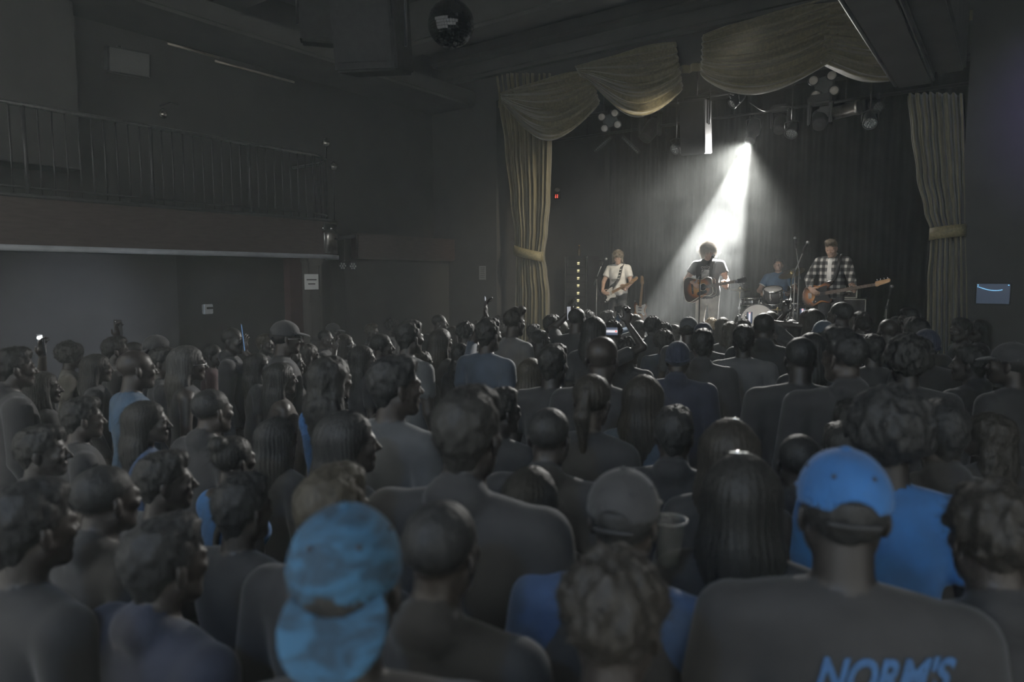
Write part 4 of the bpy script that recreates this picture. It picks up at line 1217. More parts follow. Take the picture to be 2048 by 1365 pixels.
def guitar(M, kind, label):
    """frame: +X to the headstock, +Y up when worn, +Z out of the face"""
    t = link('acoustic_guitar' if kind == 'acoustic' else 'bass_guitar' if kind == 'bass' else 'electric_guitar', None)
    t.matrix_world = M; t.empty_display_size = 0.1
    tag(t, label, 'guitar')
    ac = kind == 'acoustic'; ba = kind == 'bass'
    s = 1.12 if ba else 1.0
    out = [(p[0] * s, p[1] * s) for p in spline(ACOU if ac else STRAT, 6)]
    th = 0.105 if ac else 0.042
    bm = {'acoustic': sunburst('acoustic_sunburst', (0.50, 0.26, 0.09), (0.26, 0.09, 0.03), (0.03, 0.015, 0.01), 0.22), 'bass': sunburst('bass_sunburst', (0.50, 0.24, 0.08), (0.24, 0.09, 0.03), (0.02, 0.012, 0.01), 0.25), 'white': M_gblack, 'stand': sunburst('bass_sunburst', (0.5, .24, .08), (.24, .09, .03), (.02, .012, .01), .25)}[kind]
    MB().prism(out, th, None, 0.008 if not ac else 0.004).build('body', bm, t)
    zt_ = th / 2
    if ac:
        MB().tube([(p[0] * .992, p[1] * .992, zt_ - .002) for p in out + out[:1]], 0.0045, 6).build('binding', M_cream, t)
        MB().tube([(p[0] * .992, p[1] * .992, -zt_ + .002) for p in out + out[:1]], 0.0045, 6).build('binding', M_cream, t)
        MB().cyl((0.075, 0, zt_ - 0.02), (0.075, 0, zt_ + 0.0015), 0.052, None, 24, False).build('sound_hole', M_gblack, t)
        MB().tube([(0.075 + 0.056 * math.cos(a / 12 * math.pi), 0.056 * math.sin(a / 12 * math.pi), zt_ + .001) for a in range(25)], 0.003, 5).build('rosette', M_cream, t)
        MB().prism(spline([(0.12, -0.05), (0.04, -0.05), (-0.03, -0.07), (-0.03, -0.11), (0.05, -0.115), (0.13, -0.09)], 4), 0.003, Matrix.Translation((0, 0, zt_ + .001))).build('pickguard', M_gblack, t)
        MB().box((-0.105, 0, zt_ + 0.006), (0.028, 0.16, 0.012), None, 0.003).build('bridge', M_gblack, t)
        n0, n1, hw, hl = 0.12, 0.60, 0.026, 0.17
    else:
        pg = [(0.13, -0.05), (0.150, -0.095), (0.12, -0.115), (0.02, -0.085), (-0.06, -0.115), (-0.09, -0.09), (-0.05, -0.03), (-0.05, 0.05), (0.0, 0.085), (0.09, 0.10), (0.13, 0.09), (0.11, 0.04)]
        MB().prism([(p[0] * s, p[1] * s) for p in spline(pg, 4)], 0.004, Matrix.Translation((0, 0, zt_ + .001))).build('pickguard', M_white if kind == 'white' else M_gblack if ba else M_white, t)
        for x in ((0.07, 0.015, -0.045) if not ba else (0.03, -0.01)):
            MB().box((x * s, 0.012 if ba and x > 0 else -.012 if ba else 0, zt_ + 0.006), (0.018, 0.075 if not ba else .05, 0.010), None, 0.003).build('pickup', M_cream if kind == 'white' else M_gblack, t)
        MB().box((-0.115 * s, 0, zt_ + 0.006), (0.05, 0.085, 0.012), None, 0.003).build('bridge', M_chrome, t)
        for x, y in ((-0.085, -0.085), (-0.125, -0.105), (-0.045, -0.09)):
            MB().cyl((x * s, y * s, zt_), (x * s, y * s, zt_ + 0.016), 0.011, 0.009, 12).build('knob', M_white if kind == 'white' else M_chrome, t)
        n0, n1, hw, hl = 0.09 * s, (0.555 if not ba else 0.80), 0.026, (0.17 if not ba else 0.20)
    nm = M_maple if not ac else M_rose
    nk = MB()
    prof = [(-hw, 0.004), (-hw * .7, -0.012), (0, -0.018), (hw * .7, -0.012), (hw, 0.004), (hw, 0.010), (-hw, 0.010)]
    vs = []
    for x, k in ((n0, 1.05), (n1, 0.82)):
        vs += [(x, y * k, z + zt_) for y, z in prof]
    n = len(prof)
    nk.add(vs, [(i, (i + 1) % n, n + (i + 1) % n, n + i) for i in range(n)] + [tuple(range(n))[::-1], tuple(range(n, 2 * n))])
    neck = nk.build('neck', nm if kind != 'bass' else M_rose, t)
    b = MB()
    for k in range(1, 20):
        x = n1 - (n1 - (-0.11)) * (1 - 2 ** (-k / 12))
        if x > n0: b.box((x, 0, zt_ + 0.0105), (0.002, hw * 1.85, 0.002))
    b.build('frets', M_chrome, neck)
    if ac:
        ho = [(n1, -0.022), (n1 + 0.04, -0.032), (n1 + hl, -0.040), (n1 + hl + .01, 0.0), (n1 + hl, 0.040), (n1 + 0.04, 0.032), (n1, 0.022)]
        pegs = [(n1 + 0.045 + 0.045 * i, q * 0.045) for i in range(3) for q in (-1, 1)]
    else:
        ho = spline([(n1, -0.021), (n1 + 0.03, -0.030), (n1 + 0.06, -0.020), (n1 + hl - .02, 0.000), (n1 + hl, 0.035), (n1 + hl - .02, 0.055), (n1 + hl - .05, 0.048), (n1 + 0.02, 0.045), (n1, 0.022)], 4)
        npg = 4 if ba else 6
        pegs = [(n1 + 0.03 + (hl - 0.06) * i / (npg - 1), 0.058) for i in range(npg)]
    hd = MB().prism(ho, 0.014, Matrix.Translation((0, 0, zt_ - 0.004)), 0.002).build('headstock', M_gblack if ac else M_maple, t)
    for x, y in pegs:
        q = 1 if y > 0 else -1
        MB().cyl((x, y - .03 * q, zt_), (x, y, zt_), 0.003, None, 6).ball((x, y + 0.006 * q, zt_), (0.007, 0.011 if not ba else .015, 0.004), 8, 6).build('tuning_peg', M_chrome, hd)
    b = MB(); ns = 4 if ba else 6
    for k in range(ns):
        yy = (k - (ns - 1) / 2) * 0.0085 * (1.2 if ba else 1)
        b.tube([(-0.11 * s, yy * 1.2, zt_ + 0.013), (n1, yy * 0.8, zt_ + 0.012), (n1 + 0.05, yy * .8, zt_ + 0.006)], 0.0007, 4)
    b.build('strings', M_string, t)
    return t
def strap_between(t, pts, r=0.026, m=None, name='strap'):
    """flat band following pts (world coordinates), child of thing t"""
    pts = [Vector(p) for p in spline([tuple(p) for p in pts], 8, False)]
    inv = t.matrix_world.inverted()
    b = MB(); vs, fs = [], []
    for k, p in enumerate(pts):
        tg_ = (pts[min(k + 1, len(pts) - 1)] - pts[max(0, k - 1)]).normalized()
        n = m[k * (len(m) - 1) // (len(pts) - 1)] if isinstance(m, list) else Vector(m)
        sd = tg_.cross(n).normalized() * r
        for q in (p + sd, p - sd): vs.append(inv @ (q + n * 0.004))
        for q in (p - sd, p + sd): vs.append(inv @ (q - n * 0.002))
    for k in range(len(pts) - 1):
        for i in range(4):
            j = (i + 1) % 4
            fs.append((k*4+i, k*4+j, (k+1)*4+j, (k+1)*4+i))
    fs += [(0, 1, 2, 3), tuple(len(pts)*4 - 4 + i for i in (3, 2, 1, 0))]
    b.add(vs, fs, True)
    return b

def gframe(c, tilt, yaw=0.12, back=0.12):
    X = v(-math.cos(tilt), math.sin(yaw) * math.cos(tilt), math.sin(tilt)).normalized()
    Z = v(0, 1, back); Z = (Z - X * Z.dot(X)).normalized()
    Y = Z.cross(X)
    M = Matrix((X, Y, Z)).transposed().to_4x4(); M.translation = Vector(c)
    return M
def performer(px, Y, rz, J, skinm, shirtm, pantm, hairk, hairmat, label, z0=ZS, scale=1.0, **kw):
    p = on_y(px, 560, Y)
    me, HM, top = body(label, J, (0.0085, 0.0085, 0.010), 0.0055, **kw)
    o = link('person', me)
    o.location = (p.x, p.y, z0); o.rotation_euler = (0, 0, rz); o.scale = (scale,) * 3
    bpy.context.view_layer.update()
    for i, m in enumerate((skinm, shirtm, pantm)): set_mat(o, i, m)
    if hairk: add_head(o, HM, hairk, hairmat)
    tag(o, label, 'person', 'musicians on the stage')
    if label.startswith('singer'):
        for h_ in o.children: h_.matrix_basis = HM @ Matrix.Diagonal((1.17, 1.06, 1.10, 1))
    o.matrix_world = Matrix.Translation(o.location) @ Euler((0, 0, rz)).to_matrix().to_4x4() @ Matrix.Diagonal((scale, scale, scale, 1))
    return o
def holding(gc, tilt, fret, strum, head, lean=0.0, yaw=0.12, curlL=1.1, twist=0.0, poleR=(0.9, -0.5, -0.3), poleL=(-0.5, -0.2, -1), head_fwd=0.03, hp=0.93):
    G = gframe(gc, tilt, yaw)
    X, Yg, Z = [G.to_3x3().col[i] for i in range(3)]
    wl = G @ v(fret, -0.062, -0.012)
    wr = G @ v(strum - 0.075, 0.095, 0.062 if True else 0)
    J = stand(hp, lean, head, armL=(wl, v(*poleL), (Yg + X * -0.10, Z, -X * 1.0 if False else Z * 0 - X, curlL, 0.004, 0.2)),
              armR=(wr, v(*poleR), (X * 0.75 - Yg * 0.75, -Z, Yg + X, 0.55)), twist=twist, head_fwd=head_fwd)
    return J, G
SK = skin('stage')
# left guitarist
J, G = holding((0.07, 0.215, 0.90), R_(24), 0.36, -0.02, (-0.30, 0.0, 0.35), -0.04)
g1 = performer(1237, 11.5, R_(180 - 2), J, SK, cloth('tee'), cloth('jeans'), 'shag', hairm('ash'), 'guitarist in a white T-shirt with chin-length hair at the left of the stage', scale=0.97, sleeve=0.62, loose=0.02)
gt1 = guitar(g1.matrix_world @ G, 'white', 'black and white electric guitar played by the guitarist in white')
MW = g1.matrix_world
M_strap1 = mat('strap_checked', (0.05, 0.05, 0.05), 0.8, 0, 0.0)
fwd = MW.to_3x3() @ v(0, 1, 0)
b = strap_between(gt1, [gt1.matrix_world @ v(0.19, 0.135, 0.0), MW @ v(-0.10, 0.165, 1.20), MW @ v(-0.115, 0.10, 1.40), MW @ v(-0.10, -0.01, 1.475), MW @ v(-0.03, -0.13, 1.38), MW @ v(0.13, -0.15, 1.15), MW @ v(0.21, -0.02, 0.98), gt1.matrix_world @ v(-0.22, 0.0, 0.0)], 0.027, [fwd, fwd, fwd, v(0, 0, 1), -fwd, -fwd, -fwd, -fwd])
st1 = b.build('strap', M_strap1, gt1)
b = MB(); inv = gt1.matrix_world.inverted()
for k in range(8):
    q = Vector(MW @ v(-0.10, 0.165, 1.20)).lerp(MW @ v(-0.115, 0.115, 1.40), k / 7.0) + fwd * 0.012
    if k % 2 == 0: b.box(inv @ q, (0.03, 0.03, 0.012), (inv.to_3x3() @ MW.to_3x3()).normalized() @ Euler((-0.3, 0, 0)).to_matrix())
b.build('strap_check', M_white, st1)
# small dark print on his shirt
o = MB().box((-0.0, 0.155, 1.17), (0.13, 0.008, 0.05), None, 0.003).build('shirt_print', mat('print_grey', (0.20, 0.20, 0.19), 0.9, 0, 0.3, 30), g1)
# singer with acoustic guitar
J, G = holding((0.05, 0.225, 1.03), R_(10), 0.42, 0.0, (-0.22, 0.10, 0.55), -0.05, 0.20)
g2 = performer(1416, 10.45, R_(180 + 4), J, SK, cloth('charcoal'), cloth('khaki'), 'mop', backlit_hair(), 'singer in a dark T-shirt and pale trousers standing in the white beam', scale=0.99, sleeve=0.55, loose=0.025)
gt2 = guitar(g2.matrix_world @ G, 'acoustic', 'sunburst acoustic guitar played by the singer in the beam')
MW = g2.matrix_world; fwd = MW.to_3x3() @ v(0, 1, 0)
strap_between(gt2, [gt2.matrix_world @ v(0.22, 0.06, -0.03), MW @ v(-0.12, 0.17, 1.22), MW @ v(-0.12, 0.10, 1.40), MW @ v(-0.10, -0.01, 1.475), MW @ v(-0.03, -0.13, 1.38), MW @ v(0.13, -0.15, 1.15), MW @ v(0.21, -0.02, 1.0), gt2.matrix_world @ v(-0.26, 0.0, 0.0)], 0.024, [fwd, fwd, fwd, v(0, 0, 1), -fwd, -fwd, -fwd, -fwd]).build('strap', M_gblack, gt2)
o = MB().box((0.0, 0.150, 1.25), (0.12, 0.006, 0.14), None, 0.003).build('shirt_print', mat('print_pale', (0.42, 0.41, 0.39), 0.9, 0, 0.5, 14), g2)
def text_part(body_, parent, loc, rot, size, m, name='lettering', ext=0.002, shear=0.0, align='CENTER', squeeze=1.0, bold=0.0):
    c = bpy.data.curves.new(name, 'FONT'); c.body = body_; c.size = size; c.extrude = ext; c.align_x = align; c.shear = shear; c.offset = bold
    tmp = bpy.data.objects.new(name, c); COL.objects.link(tmp)
    bpy.context.view_layer.update()
    me = bpy.data.meshes.new_from_object(tmp.evaluated_get(bpy.context.evaluated_depsgraph_get()))
    bpy.data.objects.remove(tmp); bpy.data.curves.remove(c)
    me.materials.clear(); me.materials.append(m)
    if squeeze != 1:
        for q in me.vertices: q.co.x *= squeeze
    o = link(name, me, parent); o.location = loc; o.rotation_euler = rot
    return o
text_part('OTTO', g2, (0.0, 0.152, 1.335), (R_(90), 0, R_(180)), 0.05, mat('print_pale', (0.5,)*3))
# bassist in a plaid shirt
def plaid():
    m = mat('plaid_flannel', (0.1, 0.1, 0.1), 0.95, 0, 0.0)
    nt = m.node_tree; b = nt.nodes['Principled BSDF']
    tc = nt.nodes.new('ShaderNodeTexCoord')
    cols = []
    for d, sc in (('X', 3.6), ('Z', 3.2)):
        w = nt.nodes.new('ShaderNodeTexWave'); w.bands_direction = d; w.inputs['Scale'].default_value = sc; w.inputs['Distortion'].default_value = 0.6
        nt.links.new(tc.outputs['Object'], w.inputs['Vector'])
        r = nt.nodes.new('ShaderNodeValToRGB'); r.color_ramp.elements[0].position = 0.45; r.color_ramp.elements[1].position = 0.75
        nt.links.new(w.outputs['Fac'], r.inputs[0]); cols.append(r)
    a = nt.nodes.new('ShaderNodeMath'); a.operation = 'ADD'
    nt.links.new(cols[0].outputs[0], a.inputs[0]); nt.links.new(cols[1].outputs[0], a.inputs[1])
    r = nt.nodes.new('ShaderNodeValToRGB')
    e = r.color_ramp.elements
    e[0].color = (0.018, 0.018, 0.02, 1); e[1].color = (0.50, 0.48, 0.45, 1); x = e.new(0.5); x.color = (0.10, 0.10, 0.10, 1)
    dv = nt.nodes.new('ShaderNodeMath'); dv.operation = 'MULTIPLY'; dv.inputs[1].default_value = 0.5
    nt.links.new(a.outputs[0], dv.inputs[0]); nt.links.new(dv.outputs[0], r.inputs[0]); nt.links.new(r.outputs[0], b.inputs['Base Color'])
    return m
J, G = holding((0.10, 0.23, 0.91), R_(11), 0.50, -0.02, (-0.34, 0.05, 0.10), -0.05, 0.10, head_fwd=0.045)
g3 = performer(1664, 11.35, R_(180 - 6), J, SK, plaid(), cloth('jeans'), 'quiff', hairm('ash'), 'bass player in an open plaid shirt at the right of the stage', scale=1.02, sleeve=1.9, loose=0.035, jacket=True)
f = Field()    # white T-shirt showing in the open front of the plaid shirt
f.ell((0.0, 0.098, 1.20), (0.062, 0.058, 0.24), None, 0, 0.01); f.ell((0, 0.06, 1.40), (0.055, 0.06, 0.06), None, 0, 0.03)
P_, Q_, T_ = surface(*f.solve(0.010, 0.010, 0.012))
link('undershirt', to_mesh('undershirt', P_, Q_, None, [cloth('tee')]), g3)
gt3 = guitar(g3.matrix_world @ G, 'bass', 'sunburst bass guitar played by the person in plaid')
MW = g3.matrix_world; fwd = MW.to_3x3() @ v(0, 1, 0)
strap_between(gt3, [gt3.matrix_world @ v(0.21, 0.155, 0.0), MW @ v(-0.12, 0.19, 1.22), MW @ v(-0.13, 0.12, 1.40), MW @ v(-0.11, -0.01, 1.50), MW @ v(-0.03, -0.15, 1.38), MW @ v(0.13, -0.17, 1.15), MW @ v(0.22, -0.03, 0.98), gt3.matrix_world @ v(-0.25, 0.0, 0.0)], 0.028, [fwd, fwd, fwd, v(0, 0, 1), -fwd, -fwd, -fwd, -fwd]).build('strap', M_gblack, gt3)
# drummer, seated
ZD_ = ZS + 0.12
J = stand(0.60, -0.03, (0.16, 0.0, 0.05), armL=(v(-0.24, 0.30, 0.80), v(-0.6, -0.4, -0.6), (v(0.2, 1, -0.05), v(0, 0, -1), v(1, 0, 0), 1.0)), armR=(v(0.22, 0.30, 0.78), v(0.6, -0.4, -0.6), (v(-0.2, 1, -0.05), v(0, 0, -1), v(-1, 0, 0), 1.0)))
for s, nm in ((-1, 'L'), (1, 'R')):
    J['hip' + nm] = v(0.10 * s, 0.02, 0.57); J['kn' + nm] = v(0.24 * s, 0.40, 0.54); J['an' + nm] = v(0.24 * s, 0.42, 0.10); J['toe' + nm] = v(0.26 * s, 0.60, 0.036)
g4 = performer(1556, 13.1, R_(180 + 8), J, SK, cloth('ringer'), cloth('black'), 'short', hairm('dark'), 'drummer in a blue ringer T-shirt seated behind the drums', ZD_, 1.0, sleeve=0.6, loose=0.015)
b = MB().tube([v(0.085 * math.cos(a / 10 * math.pi), -0.012 + 0.088 * math.sin(a / 10 * math.pi), 1.105 + 0.0 - 0.045 * math.sin(a / 10 * math.pi)) for a in range(21)], 0.011, 6)
b.build('collar_band', cloth('tee'), g4)
for nm, s in (('L', -1), ('R', 1)):
    a, c = J['sh' + nm], J['el' + nm]
    e = a.lerp(c, 0.585); F = Matrix.Translation(e) @ frame(c - a).to_4x4()
    MB().ring([(0.066, -0.012), (0.070, 0.0), (0.067, 0.012)], 16, F, True, False).build('sleeve_band', cloth('tee'), g4)
    w_ = J['wr' + nm]; 
    q0 = g4.matrix_world @ (w_ + v(0.02 * -s, 0.07, -0.01)); q1 = g4.matrix_world @ (w_ + v(-0.10 * s, 0.42, 0.06))
    o = MB().cyl(q0 - (q1 - q0) * .25, q1, 0.007, 0.005, 8).build('drumstick', M_maple); tag(o, "drumstick in the drummer's %s hand" % ('left' if s < 0 else 'right'), 'drumstick', 'drumsticks')
# ------------------------------------------------------------------ drum kit
M_drum = mat('drum_black', (0.03, 0.03, 0.033), 0.15, 0, 0.1, 10)
M_head = mat('drum_head_white', (0.55, 0.53, 0.51), 0.6, 0, 0.05, 6)
M_brass = mat('cymbal_bronze', (0.55, 0.42, 0.20), 0.28, 1.0, 0.15, 30, 0, None, 0.5, 0, (8, 8, 1))
pr = on_y(1540, 640, 12.4)
o = MB().box((pr.x, 12.75, ZS + 0.06), (2.1, 2.1, 0.12), None, 0.01).build('drum_riser', M_stage); tag(o, 'low black platform under the drums', 'platform')
def drum(name, c, R, r, h, label, head_m, group=None, lugs=8, legs=None):
    t = thing(name, c, label, 'drum', group)
    F = R.to_4x4()
    MB().ring([(r * .985, -h / 2), (r * .985, h / 2)], 32, F, True, True).build('shell', M_drum, t)
    for sgn, nm in ((1, 'drum_head'), (-1, 'bottom_head')):
        MB().ring([(r * .96, sgn * (h / 2 + .002)), (r * .95, sgn * (h / 2 + .006)), (0.001, sgn * (h / 2 + .007))], 32, F, True, False).build(nm, head_m if sgn > 0 else M_head, t)
        MB().ring([(r * 1.0, sgn * (h / 2 - .02)), (r * 1.03, sgn * (h / 2 - .018)), (r * 1.03, sgn * (h / 2 + .012)), (r * 0.97, sgn * (h / 2 + .012))], 32, F, True, False).build('hoop', M_chrome if name != 'bass_drum' else M_drum, t)
    for k in range(lugs):
        a = 2 * math.pi * (k + .5) / lugs
        b = MB().cyl(F @ v(r * 1.03 * math.cos(a), r * 1.03 * math.sin(a), -h / 2), F @ v(r * 1.03 * math.cos(a), r * 1.03 * math.sin(a), h / 2), 0.005, None, 6)
        b.box(F @ v(r * 1.01 * math.cos(a), r * 1.01 * math.sin(a), 0), (0.03, 0.03, 0.05), R @ Euler((0, 0, a)).to_matrix(), 0.006)
        b.build('lug', M_chrome, t)
    if legs:
        for q in legs: MB().tube([q[0], q[1]], 0.009, 6).build('leg', M_chrome, t)
    return t
Yk = 11.95
pk = on_y(1514, 650, Yk)
Rk = frame((0.06, -1, 0), (1, 0, 0))
drum('bass_drum', v(pk.x, Yk + .2, ZD_ + 0.31), Rk, 0.30, 0.42, 'bass drum with a plain white front head', M_head, None, 10, [(v(0.27, -0.1, -0.1), v(0.36, -0.2, -0.30)), (v(-0.27, -0.1, -0.1), v(-0.36, -0.2, -0.30))])
pt = on_y(1546, 592, 12.15)
drum('rack_tom', pt, frame((0.05, -0.35, 1)), 0.155, 0.24, 'black rack tom mounted above the bass drum', M_head, None, 6, [(v(-0.05, 0, -0.1), v(-0.12, 0.05, -0.38))])
ps_ = on_y(1502, 608, 12.6)
drum('snare_drum', v(ps_.x, 12.6, ZD_ + 0.62), frame((0, 0, 1)), 0.175, 0.14, 'snare drum left of the bass drum', M_head, None, 8, [(v(0, 0, -0.05), v(0, 0, -0.40)), (v(0, 0, -0.38), v(0.22, 0.1, -0.61)), (v(0, 0, -0.38), v(-0.22, 0.1, -0.61)), (v(0, 0, -0.38), v(0, -0.24, -0.61))])
pf_ = on_y(1590, 640, 12.7)
drum('floor_tom', v(pf_.x, 12.7, ZD_ + 0.42), frame((0, 0, 1)), 0.20, 0.38, 'floor tom right of the drummer', M_head, None, 8, [(v(0.2, 0, 0), v(0.21, 0, -0.42)), (v(-0.1, .175, 0), v(-0.105, .18, -0.42)), (v(-0.1, -.175, 0), v(-0.105, -.18, -0.42))])
def cymbal_stand(px, py, Y, r, tilt, label, hat=False, zbase=ZD_):
    p = on_y(px, py, Y)
    t = thing('hi_hat' if hat else 'cymbal', (p.x, Y, zbase), label, 'cymbal', 'cymbals on stands')
    H = p.z - zbase
    F = Matrix.Translation((0, 0, H)) @ Euler(tilt).to_matrix().to_4x4()
    MB().ring([(r, -0.012), (r * .5, 0.0), (r * .2, 0.008), (r * .13, 0.03), (0.006, 0.036)], 32, F, True, False).build('cymbal_plate', M_brass, t)
    if hat: MB().ring([(r, -0.018), (r * .5, -0.03), (r * .15, -0.05), (0.006, -0.06)], 32, F, True, False).build('cymbal_plate', M_brass, t)
    MB().cyl((0, 0, 0.12), (0, 0, H + 0.06), 0.010, None, 8).build('rod', M_chrome, t)
    MB().cyl((0, 0, 0.25), (0, 0, H * 0.6), 0.015, None, 8).build('pole', M_chrome, t)
    MB().box((0, 0, H * 0.6), (0.045, 0.045, 0.06), None, 0.01).build('clamp', M_chrome, t)
    for k in range(3):
        a = 2 * math.pi * k / 3 + 0.4
        MB().tube([(0, 0, 0.42), (0.26 * math.cos(a), 0.26 * math.sin(a), 0.02)], 0.008, 6).build('leg', M_chrome, t)
    return t
cymbal_stand(1480, 578, 12.2, 0.18, (0.12, 0.05, 0), 'hi-hat cymbals on a stand at the left of the drums', True)
cymbal_stand(1583, 546, 12.35, 0.22, (0.40, -0.25, 0), 'tilted crash cymbal at the right of the drummer')
cymbal_stand(1555, 619, 11.6, 0.10, (0.05, 0.05, 0), 'small cymbal low in front of the drums', False, ZS)
t = thing('drum_stool', (g4.location.x, g4.location.y + 0.02, ZD_), 'round black stool under the drummer', 'stool')
MB().ring([(0.12, 0.40), (0.165, 0.41), (0.17, 0.46), (0.14, 0.478)], 20).build('seat', M_black, t)
MB().cyl((0, 0, 0.18), (0, 0, 0.42), 0.016, None, 8).build('pole', M_chrome, t)
for k in range(3):
    a = 2 * math.pi * k / 3 + 1.57
    MB().tube([(0, 0, 0.25), (0.22 * math.cos(a), 0.22 * math.sin(a), 0.012)], 0.010, 6).build('leg', M_chrome, t)
# ------------------------------------------------------------------ microphones on stands
M_grille = mat('mic_grille', (0.35, 0.35, 0.35), 0.35, 0.9, 0.3, 200)
def mic_stand(base_px, Y, joint_z, mic, label, miclabel, tripod=True, extra=0.15):
    """straight pole with a boom from (pole, joint_z) to the microphone point mic"""
    p = on_y(base_px, 600, Y)
    t = thing('microphone_stand', (p.x, Y, ZS), label, 'microphone stand', 'microphone stands')
    j = v(0, 0, joint_z)
    m = Vector(mic) - t.location
    d = (m - j).normalized()
    MB().cyl((0, 0, 0.02), j, 0.013, 0.010, 10).build('pole', M_blackm if not tripod else mat('stand_metal', (0.20, 0.20, 0.20), 0.3, 0.8, 0.1, 20), t)
    MB().tube([j - d * extra, m - d * 0.10], 0.009, 8).build('boom', mat('stand_metal', (0.20, 0.20, 0.20), 0.3, 0.8, 0.1, 20), t)
    MB().box(j, (0.035, 0.035, 0.05), None, 0.008).build('joint', M_black, t)
    MB().cyl(m - d * 0.13, m - d * 0.05, 0.015, 0.018, 10).build('clip', M_black, t)
    if tripod:
        for k in range(3):
            a = 2 * math.pi * k / 3 + 0.3
            MB().tube([(0, 0, 0.16), (0.30 * math.cos(a), 0.30 * math.sin(a), 0.012)], 0.008, 6).build('leg', M_blackm, t)
    else:
        MB().ring([(0.13, 0.0), (0.135, 0.012), (0.11, 0.028), (0.02, 0.034)], 24).build('round_base', M_blackm, t)
    return t, m, d
def microphone(t, m, d, label, up=0.0):
    d = (d + v(0, 0, up)).normalized()
    k = thing('microphone', t.location + m, label, 'microphone', 'microphones')
    F = frame(d).to_4x4()
    MB().ring([(0.010, -0.14), (0.013, -0.10), (0.018, 0.01), (0.021, 0.02), (0.021, 0.03)], 14, F).build('handle', M_black, k)
    MB().ball(d * 0.048, (0.026, 0.026, 0.026), 14, 10).build('grille', M_grille, k)
    return k
m1 = on_y(1208, 517, 11.15)
t, m, d = mic_stand(1193, 11.15, 1.18, m1 + v(0, 0, -0.02), 'microphone stand with boom left of the guitarist in white', '')
MB().tube([v(0.02, 0, 1.0), v(0.12, -.03, 0.8), v(0.05, 0, 0.5), v(0.10, 0, 0.1)], 0.005, 6).build('cable', M_black, t)
microphone(t, m, v(1, -0.15, 0.15), 'microphone in front of the guitarist in white')
m2 = g2.matrix_world @ (v(*BODY['singer in a dark T-shirt and pale trousers standing in the white beam'][1].to_translation()) + BODY['singer in a dark T-shirt and pale trousers standing in the white beam'][1].to_3x3() @ v(0.0, 0.20, -0.07))
t, m, d = mic_stand(1399, 10.10, 1.22, m2, 'straight microphone stand in front of the singer', '', False)
microphone(t, m, (g2.matrix_world.to_translation() + v(0, 0, 1.6) - m2).normalized() * 0.4 + d, "microphone at the singer's mouth")
m3 = on_y(1612, 491, 11.0)
t, m, d = mic_stand(1588, 11.0, 1.28, m3, 'tall chrome microphone stand left of the bass player', '')
microphone(t, m, d, 'microphone on the tall stand left of the bass player', -0.3)
m4 = on_y(1590, 482, 12.2)
t, m, d = mic_stand(1596, 12.2, 1.30, m4, 'second microphone stand reaching over the drums', '')
microphone(t, m, d, 'thin microphone pointing up above the drums', 1.5)
m5 = on_y(1782, 580, 11.3)
t, m, d = mic_stand(1774, 11.3, 0.75, m5, 'slim microphone stand near the right curtain', '')
microphone(t, m, d, 'microphone on the slim stand near the right curtain')
# ------------------------------------------------------------------ amplifiers, rack, stand guitar
p = on_y(1703, 610, 12.6)
t = thing('bass_cabinet', (p.x, 12.6, ZS), 'black bass loudspeaker cabinet behind the bass player', 'loudspeaker')
MB().box((0, 0, 0.42), (0.52, 0.42, 0.84), None, 0.02).build('cabinet', M_black, t)
MB().box((0, -0.215, 0.42), (0.46, 0.012, 0.78), None, 0.004).build('grille', M_blackm, t)
b = MB()
for s in (-1, 1):
    b.box((0.245 * s, -0.222, 0.42), (0.012, 0.012, 0.82)); b.box((0, -0.222, 0.42 + 0.405 * s), (0.50, 0.012, 0.012))
b.build('piping', mat('piping_silver', (0.42, 0.42, 0.38), 0.4, 0.5, 0.1, 20), t)
t = thing('bass_amplifier', (p.x - 0.06, 12.58, ZS + 0.84), 'amplifier head with a pale frame on the bass cabinet', 'amplifier')
MB().box((0, 0, 0.09), (0.34, 0.30, 0.18), None, 0.012).build('case', M_black, t)
b = MB()
for s in (-1, 1):
    b.box((0.16 * s, -0.152, 0.09), (0.02, 0.012, 0.17)); b.box((0, -0.152, 0.09 + 0.078 * s), (0.34, 0.012, 0.016))
b.build('front_frame', mat('piping_silver', (0.42,)*3), t)
for k in range(4): MB().cyl((-0.10 + k * 0.05, -0.15, 0.07), (-0.10 + k * 0.05, -0.172, 0.07), 0.014, None, 10).build('knob', M_chrome, t)
MB().box((0.02, -0.153, 0.12), (0.14, 0.008, 0.03)).build('name_plate', mat('piping_silver', (0.42,)*3), t)
p = on_y(1164, 560, 12.9)
t = thing('equipment_rack', (p.x, 12.9, ZS), 'tall black equipment rack with a column of small lit lights', 'rack')
MB().box((0, 0, 0.82), (0.56, 0.5, 1.64), None, 0.015).build('case', M_black, t)
M_ind = mat('indicator_lit', (0.8, 0.75, 0.5), 0.4, 0, 0, 1, 0, ((1.0, 0.85, 0.45), 1.1))
for k in range(7):
    pz = on_y(1170, 527 + 15 * k, 12.64).z - ZS
    if pz < 0.1: break
    u = MB().box((0.0, -0.255, pz), (0.48, 0.02, 0.13), None, 0.004).build('rack_unit', M_blackm, t)
    b = MB().box((0.065, -0.268, pz + 0.015), (0.055, 0.008, 0.022)).box((0.050, -0.268, pz - 0.018), (0.016, 0.008, 0.016)).box((0.078, -0.268, pz - 0.018), (0.016, 0.008, 0.016))
    b.build('indicator', M_ind, u)
for s in (-1, 1):
    MB().box((0.262 * s, -0.256, 0.82), (0.03, 0.02, 1.6)).build('rack_rail', M_metal, t)
q = thing('bottle', (p.x - 0.02, 12.8, ZS + 1.64), 'small dark bottle standing on the equipment rack', 'bottle')
